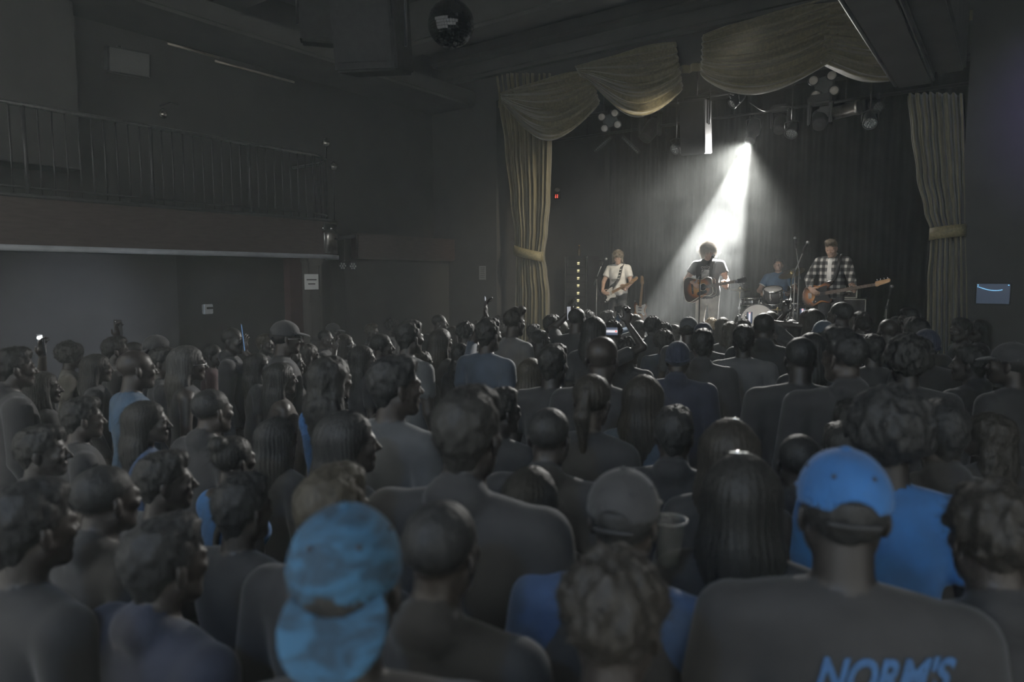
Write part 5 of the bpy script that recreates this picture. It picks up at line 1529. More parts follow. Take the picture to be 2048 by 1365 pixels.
MB().ring([(0.03, 0), (0.033, 0.01), (0.033, 0.12), (0.013, 0.17), (0.013, 0.22)], 16).build('glass', mat('bottle_glass', (0.05, 0.035, 0.015), 0.1, 0, 0.1, 10), q)
MB().ring([(0.015, 0.215), (0.015, 0.235)], 12).build('cap', mat('cap_amber', (0.45, 0.28, 0.10), 0.4, 0.4, 0.1, 10), q)
p = on_y(1285, 575, 12.7)
M = Matrix.Translation((p.x, 12.7, ZS + 0.52)) @ Matrix(((0, 1, 0), (0, 0.18, -0.98), (1, 0, 0))).to_4x4()
sg = guitar(Matrix.Translation((p.x, 12.62, ZS + 0.50)) @ Euler((R_(78), R_(-90), 0)).to_matrix().to_4x4(), 'stand', 'spare guitar standing upright at the back of the stage')
X3, Z3 = v(0, 0.17, 0.985), v(0, -0.985, 0.17)
Mg = Matrix((X3, Z3.cross(X3), Z3)).transposed().to_4x4(); Mg.translation = (p.x, 12.62, ZS + 0.50); sg.matrix_world = Mg
t = thing('guitar_stand', (p.x, 12.72, ZS), 'black stand holding the spare guitar', 'stand')
for dx, dy in ((-0.18, -0.16), (0.18, -0.16), (0, 0.2)):
    MB().tube([(0, 0.02, 0.30), (dx, dy, 0.012)], 0.010, 6).build('leg', M_blackm, t)
MB().tube([(-0.12, -0.14, 0.24), (-0.10, -0.05, 0.25), (0.10, -0.05, 0.25), (0.12, -0.14, 0.24)], 0.011, 6).build('cradle', M_blackm, t)
# stage box behind the singer's legs and a wedge
p = on_y(1374, 650, 11.2)
t = thing('stage_monitor', (p.x, 11.2, ZS), 'low grey wedge loudspeaker on the stage left of the singer', 'loudspeaker')
MB().prism([(-0.24, 0), (0.24, 0), (0.24, 0.14), (-0.02, 0.40), (-0.24, 0.40)], 0.56, Euler((R_(90), 0, R_(90))).to_matrix().to_4x4(), 0.01).build('cabinet', mat('wedge_grey', (0.10, 0.10, 0.10), 0.7, 0, 0.2, 30), t)
MB().box((0, -0.12, 0.28), (0.50, 0.36, 0.010), Euler((R_(-45), 0, 0)).to_matrix()).build('grille', M_blackm, t)
# lit display low on the wall at the far right
p = on_y(1986, 588, YP - 0.16)
t = thing('wall_display', p - v(0, 0, 0.12), 'dim blue display with a glowing dotted curve on the right wall', 'display')
MB().box((0, 0.02, 0.12), (0.36, 0.05, 0.27), None, 0.01).build('case', M_black, t)
MB().box((0, -0.008, 0.12), (0.33, 0.006, 0.24)).build('screen', mat('screen_dim_blue', (0.02, 0.03, 0.05), 0.3, 0, 0, 1, 0, ((0.10, 0.25, 0.55), 0.06)), t)
b = MB()
for k in range(16):
    u = k / 15
    b.box((-0.155 + 0.24 * u, -0.013, 0.205 - 0.045 * math.sin(u * math.pi * 0.7)), (0.012, 0.004, 0.010))
b.box((0.15, -0.013, 0.225), (0.014, 0.004, 0.010)); b.box((-0.155, -0.013, 0.225), (0.012, 0.004, 0.010))
b.build('glowing_dots', mat('screen_cyan', (0.2, 0.5, 0.8), 0.4, 0, 0, 1, 0, ((0.25, 0.62, 1.0), 1.1)), t)

# ------------------------------------------------------------------ haze: even veil added in the hall to lift its darks, even on the stage, drifting smoke around the beam
def haze(name, c, s, dens, label, g=0.0, smoke=None):
    m = bpy.data.materials.new(name); m.use_nodes = True
    nt = m.node_tree; nt.nodes.remove(nt.nodes['Principled BSDF'])
    vs = nt.nodes.new('ShaderNodeVolumeScatter'); vs.inputs['Anisotropy'].default_value = g; vs.inputs['Color'].default_value = (0.96, 1.0, 0.985, 1)
    vs.inputs['Density'].default_value = dens
    if smoke:
        tc = nt.nodes.new('ShaderNodeTexCoord'); nz = nt.nodes.new('ShaderNodeTexNoise'); nz.inputs['Scale'].default_value = 1.7; nz.inputs['Detail'].default_value = 2.5; nz.inputs['Distortion'].default_value = 0.7
        rp = nt.nodes.new('ShaderNodeMapRange'); rp.inputs['From Min'].default_value = 0.38; rp.inputs['From Max'].default_value = 0.70; rp.inputs['To Min'].default_value = smoke[0]; rp.inputs['To Max'].default_value = smoke[1]
        nt.links.new(tc.outputs['Object'], nz.inputs['Vector']); nt.links.new(nz.outputs['Fac'], rp.inputs['Value']); 
        sp = nt.nodes.new('ShaderNodeSeparateXYZ'); nt.links.new(tc.outputs['Object'], sp.inputs[0])
        cr = nt.nodes.new('ShaderNodeValToRGB'); mz = nt.nodes.new('ShaderNodeMapRange'); mz.inputs['From Min'].default_value = 1.0; mz.inputs['From Max'].default_value = 5.0
        nt.links.new(sp.outputs['Z'], mz.inputs['Value']); nt.links.new(mz.outputs[0], cr.inputs[0])
        el = cr.color_ramp.elements  # density by height shaped so the lower beam stays bright
        el[0].position, el[0].color = 0.0, (0.18, 0.18, 0.18, 1); el[1].position, el[1].color = 1.0, (0.35, 0.35, 0.35, 1)
        for q, k in ((0.22, 0.30), (0.42, 1.0), (0.62, 0.85), (0.80, 0.45)): x = el.new(q); x.color = (k, k, k, 1)
        mu = nt.nodes.new('ShaderNodeMath'); mu.operation = 'MULTIPLY'
        nt.links.new(rp.outputs[0], mu.inputs[0]); nt.links.new(cr.outputs[0], mu.inputs[1]); nt.links.new(mu.outputs[0], vs.inputs['Density'])
    nt.links.new(vs.outputs[0], nt.nodes['Material Output'].inputs['Volume'])
    o = MB().box(c, s).build(name, m)
    return tag(o, label, 'haze', None, 'stuff')
haze('added_hall_haze', (-2.95, 3.45, 3.2), (12.8, 12.9, 6.3), 0.0055, 'faint even haze added to lift the dark hall')
haze('stage_haze', ((XL + XR) / 2, 12.62, 3.62), (XR - XL + 0.6, 5.2, 5.2), 0.0030, 'thin even haze over the whole stage', 0.2)
haze('beam_smoke', (-4.0, 11.4, 3.0), (4.6, 3.4, 4.0), 0.004, 'drifting smoke in and around the white beam', 0.25, (0.0015, 0.021))
# ------------------------------------------------------------------ the crowd
def crowd_body(key):
    """key: sex m/f/b(road) + sleeve t(ee) l(ong) k(tank) j(acket) + arms d(own) / 2 (both up) / r / l (one up) / c (folded) + head turn 0/+/-/u"""
    if key in BODY: return BODY[key]
    sx, sl, ar, hd = key
    turn = {'0': 0, '+': -0.45, '-': 0.45, 'u': 0}[hd]
    nod = {'0': 0.0, '+': 0.03, '-': 0.03, 'u': 0.25}[hd]
    shw = {'m': 0.19, 'f': 0.162, 'b': 0.212}[sx]
    aL = aR = None
    if ar == '2':
        aL = (v(-0.075, 0.34, 1.66), v(-0.7, 0.1, -1), (v(0.05, -0.05, 1), v(0.9, 0.35, 0), v(0, -1, 0.2), 0.55))
        aR = (v(0.075, 0.34, 1.66), v(0.7, 0.1, -1), (v(-0.05, -0.05, 1), v(-0.9, 0.35, 0), v(0, -1, 0.2), 0.55))
    if ar == 'r':
        aR = (v(0.20, 0.24, 1.68), v(0.7, -0.2, -0.6), (v(-0.05, 0.05, 1), v(-0.5, 0.8, 0), v(-1, -0.6, 0.2), 0.45))
    if ar == 'l':
        aL = (v(-0.20, 0.24, 1.68), v(-0.7, -0.2, -0.6), (v(0.05, 0.05, 1), v(0.5, 0.8, 0), v(1, -0.6, 0.2), 0.45))
    if ar == 'c':
        aL = (v(0.10, 0.19, 1.16), v(-0.8, 0.1, -0.7), (v(1, -0.1, 0.1), v(0, -1, 0), v(0, 0, 1), 0.5))
        aR = (v(-0.10, 0.22, 1.20), v(0.8, 0.1, -0.7), (v(-1, -0.1, 0.1), v(0, -1, 0), v(0, 0, 1), 0.5))
    if ar == 'h':   # drink held at chest height
        aR = (v(0.10, 0.30, 1.14), v(0.8, -0.3, -0.8), (v(-0.6, 0.6, 0.3), v(-0.4, -0.5, 0), v(0, 0.2, 1), 0.8))
    J = stand(0.93, 0.0, (nod, 0.0, turn), shw, aL, aR)
    slv = {'t': 0.6, 'l': 1.95, 'k': 0.0, 'j': 1.95}[sl]
    return body(key, J, (0.012, 0.012, 0.018), 0.0065, female=(sx == 'f'), sleeve=slv, broad={'m': 1, 'f': 1, 'b': 1.13}[sx], jacket=(sl == 'j'), loose=0.012 if sl in 'tl' else (0.028 if sl == 'j' else 0.0), tank=(sl == 'k'))
HW = {'bald': 0.158, 'crop': 0.163, 'short': 0.178, 'quiff': 0.176, 'curly': 0.205, 'afro': 0.262, 'long': 0.192, 'longside': 0.2, 'wavy': 0.225, 'bun': 0.168, 'pony': 0.168, 'fwd': 0.178, 'back': 0.178, 'beanie': 0.182}
TOPH = {'bald': 0.0, 'crop': 0.006, 'short': 0.018, 'quiff': 0.035, 'curly': 0.040, 'afro': 0.058, 'long': 0.018, 'longside': 0.018, 'wavy': 0.022, 'bun': 0.015, 'pony': 0.010, 'fwd': 0.022, 'back': 0.022, 'beanie': 0.028}
# x, y of the head's top, width of the head in pixels, body, hair or headwear, shirt, hair colour, extra turn in degrees, label
CROWD = [
 # far left
 (28, 694, 60, 'mjd0', 'short', 'black', 'dark', 0, 'person with dark hair at the left edge, below the bright phone light'),
 (88, 742, 52, 'fld+', 'longside', 'black', 'dark', -8, 'person raising a lit phone in front of the pale wall'),
 (142, 681, 58, 'mtd0', 'afro', 'cream', 'dark', 5, 'person with big rounded curly hair and a striped pale shirt, far left'),
 (196, 707, 50, 'fjd0', 'long', 'black', 'dark', 10, 'person with smooth dark hair next to the big curly hair, far left'),
 (231, 673, 42, 'mtd0', 'short', 'black', 'dark', 0, 'short dark-haired person in front of the grey wall under a raised hand'),
 (270, 684, 34, 'mtd0', 'crop', 'black', 'dark', 0, 'person seen small between two heads before the grey wall'),
 (272, 701, 54, 'mtd0', 'bald', 'blueshirt', 'dark', 8, 'bald person in a blue shirt at the left'),
 (314, 669, 44, 'mtd0', 'back', 'black', 'dark', 5, 'person in a dark cap at the right end of the grey wall'),
 (326, 694, 46, 'mtd+', 'short', 'black', 'dark', 10, 'person whose lit face shows beside the bald person in blue'),
 (378, 690, 58, 'fkd0', 'long', 'black', 'grey', 20, 'person with long pale hair and glasses below the switch box'),
 (426, 688, 34, 'ftd+', 'pony', 'maroon', 'dark', 8, 'person with tied hair just right of the long pale hair'),
 (466, 656, 36, 'mjd+', 'crop', 'black', 'dark', 25, 'person in dark clothes beside a tall blue-edged phone'),
 (165, 794, 56, 'mtd0', 'short', 'black', 'dark', 12, 'dark-haired person below the big curly hair, left'),
 (296, 800, 62, 'ftd+', 'long', 'violet', 'dark', 10, 'person in a top coloured as blue-lit with a lit profile, left'),
 (84, 850, 66, 'mld+', 'short', 'black', 'dark', 10, 'person in the dark at the left edge with a faint face'),
 (330, 902, 92, 'mtd+', 'short', 'black', 'dark', 6, 'dark person with a thin lit cheek at the lower left'),
 (466, 868, 70, 'fkd0', 'bun', 'blue', 'dark', 0, 'person in a pale top coloured as blue-lit with a dark bag strap, lower left'),
 (486, 948, 92, 'mtd0', 'short', 'black', 'black', 0, 'dark head in front of the blue-lit top'),
 (210, 930, 100, 'mjd0', 'crop', 'black', 'black', 0, 'dark person standing below the dark-haired heads, lower left'),
 (60, 960, 110, 'mld0', 'short', 'black', 'black', 0, 'dark person at the left edge, lower left'),
 (330, 1032, 150, 'bjd0', 'short', 'navy', 'black', 6, 'broad person in navy at the lower left with a faint lit sleeve'),
 (-200, 1080, 215, 'bld0', 'short', 'grey', 'dark', 5, 'person cut by the left edge whose pale grey shoulder shows at the bottom'),
 # left of centre
 (518, 706, 44, 'ftd+', 'longside', 'black', 'dark', 14, 'person with a bright nose and chin before the dark wall, left of centre'),
 (572, 640, 46, 'mtd0', 'fwd', 'black', 'dark', 20, 'person in a cap and glasses looking up, left of the column'),
 (531, 668, 32, 'mtd+', 'short', 'black', 'blond', 20, 'fair-haired person behind the one in cap and glasses'),
 (586, 700, 40, 'ftd+', 'wavy', 'black', 'brown', 12, 'person with wavy hair and a lit face under the one in cap and glasses'),
 (618, 686, 36, 'ftr0', 'wavy', 'black', 'brown', 10, 'person with curly brown hair raising a hand in front of the column'),
 (667, 646, 28, 'mtd0', 'fwd', 'black', 'dark', 30, 'small person in a peaked cap right of the column'),
 (652, 660, 26, 'mtd+', 'crop', 'black', 'dark', 20, 'small person just left of the peaked cap'),
 (691, 668, 40, 'fld+', 'longside', 'black', 'brown', 14, 'person with long hair and a lit profile below the peaked cap'),
 (744, 647, 27, 'mtd+', 'short', 'black', 'blond', 20, 'fair-haired person looking up before the dark wall'),
 (764, 667, 40, 'ftd+', 'pony', 'black', 'dark', 10, 'person with tied hair and a bright profile, left of the grey T-shirt'),
 (785, 636, 30, 'mtd0', 'curly', 'black', 'dark', 5, 'dark curly head farther back, left of the grey T-shirt'),
 (728, 690, 46, 'ftd+', 'long', 'black', 'dark', 10, 'person with long dark hair and an earring, left of centre'),
 (820, 640, 46, 'mtd0', 'short', 'grey', 'dark', 4, 'tall person in a grey T-shirt seen from behind, left of centre'),
 (858, 668, 30, 'ftl+', 'long', 'black', 'dark', 5, 'person holding up a blue-lit phone beside the grey T-shirt'),
 (564, 724, 56, 'fkd0', 'long', 'brown', 'dark', 18, 'person with a bare lit shoulder, left of the blue-lit tank top'),
 (664, 708, 92, 'fkd0', 'wavy', 'blue', 'dark', 6, 'person with a mass of dark curls and a pale tank top coloured as blue-lit with black straps'),
 (792, 710, 84, 'mtd+', 'short', 'grey', 'black', 6, 'tall person with a lit cheek and a grey shirt, left of centre'),
 (846, 700, 48, 'ftd0', 'wavy', 'black', 'brown', 0, 'person with long brown curls right of the tall grey-shirted one'),
 (700, 820, 96, 'ftd+', 'long', 'black', 'black', 14, 'person with smooth black hair and an earring, in front of the blue-lit tank top'),
 (782, 820, 92, 'fld+', 'longside', 'black', 'brown', 12, 'person with long hair holding a hand to the chin'),
 (668, 930, 150, 'mld0', 'short', 'black', 'blond', 0, 'person with dull fair hair behind the patterned cap'),
 (690, 1003, 208, 'mtd0', 'cap_denim', 'black', 'dark', -24, 'person in a patterned blue cap worn backwards, close to the camera'),
 (938, 772, 128, 'bjd0', 'short', 'black', 'dark', 0, 'big dark-haired person with a high collar, left of centre'),
 (1004, 775, 74, 'mtd+', 'short', 'black', 'dark', 5, 'dark head right behind the big dark-haired person'),
 (556, 832, 84, 'fjd0', 'long', 'black', 'black', 0, 'dark person with long hair left of the blue-lit tank top'),
 (424, 778, 74, 'mjd0', 'crop', 'black', 'black', 0, 'dark broad person below the long pale hair'),
 # centre, back rows
 (880, 629, 26, 'mtd+', 'crop', 'black', 'dark', 10, 'small face looking up at the far left of the stage'),
 (884, 656, 44, 'ftd0', 'long', 'black', 'brown', 0, 'person with smooth brown hair below the small upturned face'),
 (910, 652, 28, 'ftr+', 'longside', 'black', 'brown', 0, 'person raising fingers at the left of the crowd'),
 (934, 642, 40, 'mtd0', 'curly', 'black', 'dark', 4, 'person with short curly hair left of the blue-grey T-shirt'),
 (978, 636, 46, 'mtd0', 'short', 'slate', 'dark', 4, 'person in a blue-grey T-shirt holding up a phone'),
 (998, 631, 27, 'mtd0', 'curly', 'black', 'brown', 0, 'brown-haired head behind the blue-grey T-shirt'),
 (1029, 614, 37, 'mtd0', 'quiff', 'white', 'brown', 10, 'tall person with tousled hair and a white shirt before the left curtain'),
 (1017, 663, 42, 'ftd0', 'wavy', 'brown', 'brown', 0, 'person with long wavy hair below the tall tousled one'),
 (1068, 648, 28, 'mtr0', 'short', 'black', 'dark', 0, 'person raising a hand in front of the left curtain'),
 (1082, 659, 32, 'mtd+', 'crop', 'charcoal', 'dark', 0, 'short-haired person with a lit ear before the left curtain'),
 (1104, 629, 32, 'mtd0', 'short', 'charcoal', 'dark', 0, 'dark fringe of hair right of the left curtain'),
 (1124, 640, 32, 'ftd0', 'long', 'charcoal', 'blond', 0, 'fair-haired person behind the upright lit phone'),
 (1149, 655, 36, 'mtl+', 'curly', 'black', 'dark', 0, 'curly-haired person filming with an upright phone'),
 (1155, 616, 32, 'mtl0', 'crop', 'black', 'dark', 0, 'close-cropped round head in front of the equipment rack'),
 (1178, 620, 24, 'mtd0', 'curly', 'black', 'dark', 0, 'small curly head right of the close-cropped one'),
 (1190, 632, 45, 'ftr0', 'long', 'black', 'dark', 0, 'person with smooth dark pointed hair holding a sideways phone'),
 (1216, 621, 25, 'ml2+', 'short', 'denim', 'grey', 0, 'person with both arms raised filming at the stage'),
 (1228, 640, 40, 'mtd0', 'curly', 'black', 'dark', 0, 'curly-haired person right behind the sideways phone'),
 (1271, 627, 27, 'ftd+', 'bun', 'white', 'blond', 0, 'fair hair lit white by the beam at the front'),
 (1280, 640, 27, 'mtd0', 'crop', 'charcoal', 'dark', 0, 'small cropped head in front of the white-lit hair'),
 (1108, 687, 60, 'mtd0', 'short', 'black', 'dark', 4, 'dark-haired person with a lit earpiece line, centre left'),
 (1064, 715, 54, 'ftd0', 'long', 'black', 'blond', 4, 'person with straight fair hair to the shoulders, centre left'),
 (1206, 673, 60, 'mtd0', 'bald', 'black', 'black', 4, 'shaved head with a thin bright rim, centre'),
 (1259, 673, 48, 'mjd+', 'curly', 'black', 'brown', 4, 'person with bushy hair right of the shaved head'),
 (1186, 747, 78, 'ftd0', 'pony', 'black', 'brown', 4, 'person with tied brown hair in front of the shaved head'),
 (1290, 748, 80, 'ftd0', 'long', 'slate', 'brown', 6, 'person with long brown hair and a slate-blue shirt, centre'),
 (928, 684, 54, 'fld0', 'wavy', 'black', 'dark', 0, 'person with dark curls in front of the blue-grey T-shirt'),
 # centre right, back rows
 (1307, 631, 36, 'mjd0', 'curly', 'charcoal', 'dark', 0, 'curly head standing against the foot of the beam'),
 (1329, 643, 34, 'mtd0', 'curly', 'charcoal', 'dark', 0, 'second curly head right of the foot of the beam'),
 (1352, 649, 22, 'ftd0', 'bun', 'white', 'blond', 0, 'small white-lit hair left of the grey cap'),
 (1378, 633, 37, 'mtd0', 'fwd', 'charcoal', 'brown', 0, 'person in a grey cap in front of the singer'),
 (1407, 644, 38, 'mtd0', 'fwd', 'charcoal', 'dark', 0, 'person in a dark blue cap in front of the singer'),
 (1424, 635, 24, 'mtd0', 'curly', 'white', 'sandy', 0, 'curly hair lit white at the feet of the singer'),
 (1446, 634, 25, 'ftd0', 'long', 'charcoal', 'blond', 0, 'small fair-haired person right of the singer'),
 (1461, 642, 38, 'fld0', 'wavy', 'charcoal', 'blond', 0, 'person with long wavy fair hair below the singer'),
 (1487, 637, 24, 'mt20', 'curly', 'black', 'dark', 0, 'curly-haired person filming the bass drum with a phone'),
 (1329, 658, 48, 'mtd0', 'afro', 'slate', 'brown', 4, 'person with frizzy hair and a slate-blue shirt left of the dark cap'),
 (1406, 657, 46, 'mjd0', 'short', 'charcoal', 'dark', 0, 'person in a collared jacket in front of the dark blue cap'),
 (1357, 682, 52, 'bjd0', 'beanie', 'navy', 'dark', 0, 'person in a dark beanie and jacket in the middle'),
 (1488, 649, 44, 'mtd0', 'short', 'white', 'dark', 0, 'round dark head with a white shirt below the bass drum'),
 (1528, 626, 40, 'bjd0', 'crop', 'black', 'dark', 0, 'tall broad dark person below the drums'),
 (1541, 622, 34, 'ftd0', 'long', 'black', 'blond', 0, 'fair hair just behind the tall broad person below the drums'),
 (1556, 653, 32, 'mtd0', 'curly', 'black', 'dark', 0, 'curly head right of the tall broad person'),
 (1583, 639, 26, 'mtd0', 'crop', 'black', 'grey', 0, 'small head left of the raised phone below the bass player'),
 (1587, 648, 34, 'mtd0', 'short', 'black', 'brown', 0, 'brown-haired head below the raised phone'),
 (1626, 617, 37, 'ftl0', 'long', 'black', 'brown', 0, 'person with smooth hair in front of the bass player, holding up a phone'),
 (1647, 640, 40, 'mtd0', 'fwd', 'black', 'dark', 0, 'person in a slate-grey cap in front of the bass player'),
 (1681, 604, 36, 'mtd-', 'crop', 'black', 'dark', -6, 'tall cropped head in front of the amplifier'),
 (1695, 632, 38, 'ftd0', 'wavy', 'black', 'blond', 0, 'fair wavy hair below the tall cropped head'),
 (1726, 624, 36, 'mtd0', 'quiff', 'black', 'brown', 0, 'head with upswept curls right of the amplifier'),
 (1690, 654, 72, 'bjd-', 'quiff', 'black', 'black', -6, 'big dark head with a forelock, right of centre'),
 (1602, 674, 66, 'bld0', 'crop', 'black', 'black', 0, 'broad cropped person right of centre with a bright line at the neck'),
 (1624, 664, 56, 'ftd0', 'long', 'black', 'black', 0, 'dark hair just behind the broad cropped person'),
 (1745, 668, 46, 'mtd0', 'short', 'black', 'dark', 0, 'dark head below the upswept curls'),
 # right
 (1777, 638, 35, 'mtd0', 'bald', 'black', 'grey', 0, 'balding head shining before the right curtain'),
 (1798, 633, 30, 'mtd-', 'short', 'black', 'grey', -5, 'grey-haired head right of the balding one'),
 (1818, 616, 32, 'mtd-', 'short', 'black', 'dark', -50, 'person facing left with a lit face before the right curtain'),
 (1831, 634, 46, 'mjd0', 'short', 'black', 'dark', 0, 'dark head left of the slate hat'),
 (1852, 658, 48, 'mtd0', 'beanie', 'black', 'dark', 0, 'person in a slate-blue beanie before the right curtain'),
 (1816, 666, 92, 'bld0', 'afro', 'black', 'dark', 0, 'person with large rounded dark hair at the right'),
 (1922, 636, 34, 'mtd-', 'short', 'black', 'dark', -60, 'person in profile facing left near the lit display'),
 (1957, 638, 36, 'ftd-', 'long', 'black', 'dark', -45, 'person facing left below the lit display'),
 (1940, 690, 56, 'mjd-', 'short', 'black', 'dark', -25, 'dark person below the one in profile at the right'),
 (2022, 683, 60, 'mtd-', 'fwd', 'black', 'dark', -20, 'person in a cap at the right edge with a thin lit profile'),
 (1780, 768, 150, 'mtd0', 'afro', 'blue', 'black', 0, 'person with a big round head of hair in a white shirt coloured as blue-lit at the right'),
 (1702, 800, 88, 'mld0', 'short', 'olive', 'dark', 0, 'person in an olive shirt behind the blue-lit cap'),
 (1683, 846, 90, 'mjd0', 'short', 'black', 'dark', -4, 'dark head just above the blue-lit cap'),
 (1690, 893, 168, 'btd0', 'cap_blue', 'black', 'black', -2, 'person in a pale cap coloured as blue-lit and a black T-shirt with lettering, close to the camera'),
 (1462, 834, 102, 'fld0', 'long', 'black', 'brown', 4, 'person with straight hair behind the one with a hair clip'),
 (1488, 902, 150, 'fjd0', 'long', 'black', 'dark', 4, 'person with long hair and a shiny hair clip, close to the camera'),
 (1600, 868, 84, 'mjd0', 'crop', 'black', 'black', 0, 'dark broad person left of the blue-lit cap'),
 (1990, 954, 190, 'mjd0', 'curly', 'black', 'brown', -4, 'person with brown curls cut by the right edge'),
 (1250, 934, 150, 'blh0', 'fwd', 'violet', 'black', 4, 'person in a black cap with white sleeves coloured as blue-lit and a dark vest'),
 (1232, 1086, 236, 'mld0', 'curly', 'black', 'brown', 0, 'dark head with tufts of hair at the bottom centre, closest to the camera'),
 (1350, 812, 92, 'mjd0', 'short', 'black', 'black', 0, 'dark person below the dark beanie'),
 (1100, 815, 96, 'mjd0', 'crop', 'black', 'black', 0, 'dark person below the straight fair hair'),
 (1065, 930, 118, 'fjd0', 'long', 'black', 'black', 0, 'dark person right of the big dark-haired one'),
 (885, 1000, 150, 'mjd0', 'crop', 'black', 'black', 0, 'dark person right of the patterned cap'),
 (1885, 800, 96, 'mjd0', 'short', 'black', 'black', 0, 'dark person right of the big round hair'),
 (1975, 822, 90, 'fjd-', 'wavy', 'black', 'brown', -20, 'person with faint brown hair at the right edge'),
]
def place(e):
    x, y, w, bk, hr, *_ = e
    hk = {'cap_denim': 'back', 'cap_blue': 'fwd'}.get(hr, hr)
    return x, y, FPX * HW[hk] / w
slots = []
for e in CROWD:
    x, y, d = place(e)
    for _ in range(40):
        h = at(x, y, d).z
        if h > 1.93: d *= 1.02
        elif h < 1.53: d *= 0.98
        else: break
    for _ in range(60):
        q = at(x, y, d)
        if q.y > 9.15 or q.x < -8.6: d *= 0.985
        else: break
    slots.append([x, y, d])
for it in range(60):     # nobody stands inside somebody else: shift along the line of sight
    moved = False
    for i in range(len(slots)):
        for j in range(i):
            a, b_ = at(*slots[i]), at(*slots[j])
            dist = math.hypot(a.x - b_.x, a.y - b_.y)
            if dist < 0.36:
                n, f_ = (i, j) if slots[i][2] < slots[j][2] else (j, i)
                if at(slots[n][0], slots[n][1], slots[n][2] * 0.985).z < 1.97: slots[n][2] *= 0.985
                q = at(slots[f_][0], slots[f_][1], slots[f_][2] * 1.015)
                if q.z > 1.50 and q.y < 9.2 and q.x > -8.7: slots[f_][2] *= 1.015
                moved = True
    if not moved: break
PEOPLE = {}
for e, (x, y, d) in zip(CROWD, slots):
    _, _, w, bk, hr, shirt, hc, turn, label = e
    top = at(x, y, d)
    capk = hr if hr in ('fwd', 'back', 'beanie') else {'cap_denim': 'back', 'cap_blue': 'fwd'}.get(hr)
    me, HM, _t = crowd_body(bk)
    bt = HM.to_translation().z + 0.115
    s = top.z / (bt + TOPH[capk or hr])
    o = link('person', me)
    # stand so that the head (not the feet) is under the seen point; face the singer
    dirv = v(-3.7 - top.x, 11.0 - top.y, 0)
    rz = math.atan2(-dirv.x, dirv.y) - R_(turn)
    Rz = Euler((0, 0, rz)).to_matrix()
    off = Rz @ (v(HM.to_translation().x, HM.to_translation().y, 0) * s)
    o.location = (top.x - off.x, top.y - off.y, 0)
    o.rotation_euler = (0, 0, rz)
    o.scale = (s, s, s)
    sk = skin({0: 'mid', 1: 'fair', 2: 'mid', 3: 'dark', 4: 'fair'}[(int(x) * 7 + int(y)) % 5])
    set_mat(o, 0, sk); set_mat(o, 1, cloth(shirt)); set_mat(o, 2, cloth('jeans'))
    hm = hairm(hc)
    capm = {'cap_denim': None, 'cap_blue': cloth('blue'), 'beanie': cloth('navy')}.get(hr) or {1378: cloth('grey'), 1407: cloth('navy'), 1647: cloth('slate'), 1852: cloth('slate')}.get(x, cloth('charcoal'))  # cap_blue: pale cap with the blue wash light put into its colour
    if capk:
        co = add_head(o, HM, 'nape' if capk != 'beanie' else None, hm, capm, capk, w > 120)
    else:
        add_head(o, HM, hr, hm)
    tag(o, label, 'person', 'concert crowd')
    PEOPLE[(x, y)] = (o, HM, s)
bpy.context.view_layer.update()
def W_(o, p): return o.matrix_basis @ Vector(p)

# patterned denim cap close to the camera
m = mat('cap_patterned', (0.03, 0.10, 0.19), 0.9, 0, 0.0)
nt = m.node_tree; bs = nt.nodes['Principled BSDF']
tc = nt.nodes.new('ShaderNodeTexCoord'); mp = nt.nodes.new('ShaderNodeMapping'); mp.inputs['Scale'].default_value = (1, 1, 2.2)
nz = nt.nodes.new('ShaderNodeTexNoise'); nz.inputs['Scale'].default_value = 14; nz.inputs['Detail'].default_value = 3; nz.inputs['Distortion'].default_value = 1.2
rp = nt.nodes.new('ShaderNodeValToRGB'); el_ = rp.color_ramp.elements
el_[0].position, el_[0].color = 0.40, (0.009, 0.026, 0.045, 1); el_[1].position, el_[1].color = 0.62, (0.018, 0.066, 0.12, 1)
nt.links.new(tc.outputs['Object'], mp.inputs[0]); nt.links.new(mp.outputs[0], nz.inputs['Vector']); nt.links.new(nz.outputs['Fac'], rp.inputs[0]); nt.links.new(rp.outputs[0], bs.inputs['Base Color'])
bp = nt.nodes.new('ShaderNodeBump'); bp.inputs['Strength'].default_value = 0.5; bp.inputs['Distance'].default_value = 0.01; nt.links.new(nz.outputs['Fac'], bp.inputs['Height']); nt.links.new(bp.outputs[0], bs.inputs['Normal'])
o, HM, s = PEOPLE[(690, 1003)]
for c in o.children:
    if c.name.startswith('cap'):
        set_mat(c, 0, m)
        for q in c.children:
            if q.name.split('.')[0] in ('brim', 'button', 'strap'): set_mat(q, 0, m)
# lettering on the back of the black T-shirt
o, HM, s = PEOPLE[(1690, 893)]
tx = text_part("NORM'S", o, (0, 0, 0), (0, 0, 0), 0.088, mat('print_blue', (0.022, 0.065, 0.15), 0.9, 0, 0.2, 60), 'lettering', 0.0, 0.35, 'CENTER', 0.72, 0.003)
from mathutils.bvhtree import BVHTree
bv = BVHTree.FromPolygons([q.co.copy() for q in o.data.vertices], [tuple(f_.vertices) for f_ in o.data.polygons])
bm = bmesh.new(); bm.from_mesh(tx.data)
bmesh.ops.triangulate(bm, faces=bm.faces[:])
bmesh.ops.subdivide_edges(bm, edges=[q for q in bm.edges if q.calc_length() > 0.02], cuts=2, use_grid_fill=False)
for q in bm.verts:
    x, z = q.co.x + 0.05, q.co.y + 1.325 + 0.08 * q.co.x
    hit = bv.ray_cast(v(x, -0.6, z), v(0, 1, 0))
    q.co = v(x, (hit[0].y if hit[0] else -0.13) - 0.004, z)
bm.to_mesh(tx.data); bm.free()
0 and print('TEXTB', [tuple(round(c_, 3) for c_ in q.co) for q in tx.data.vertices][:6], len(tx.data.polygons), s)
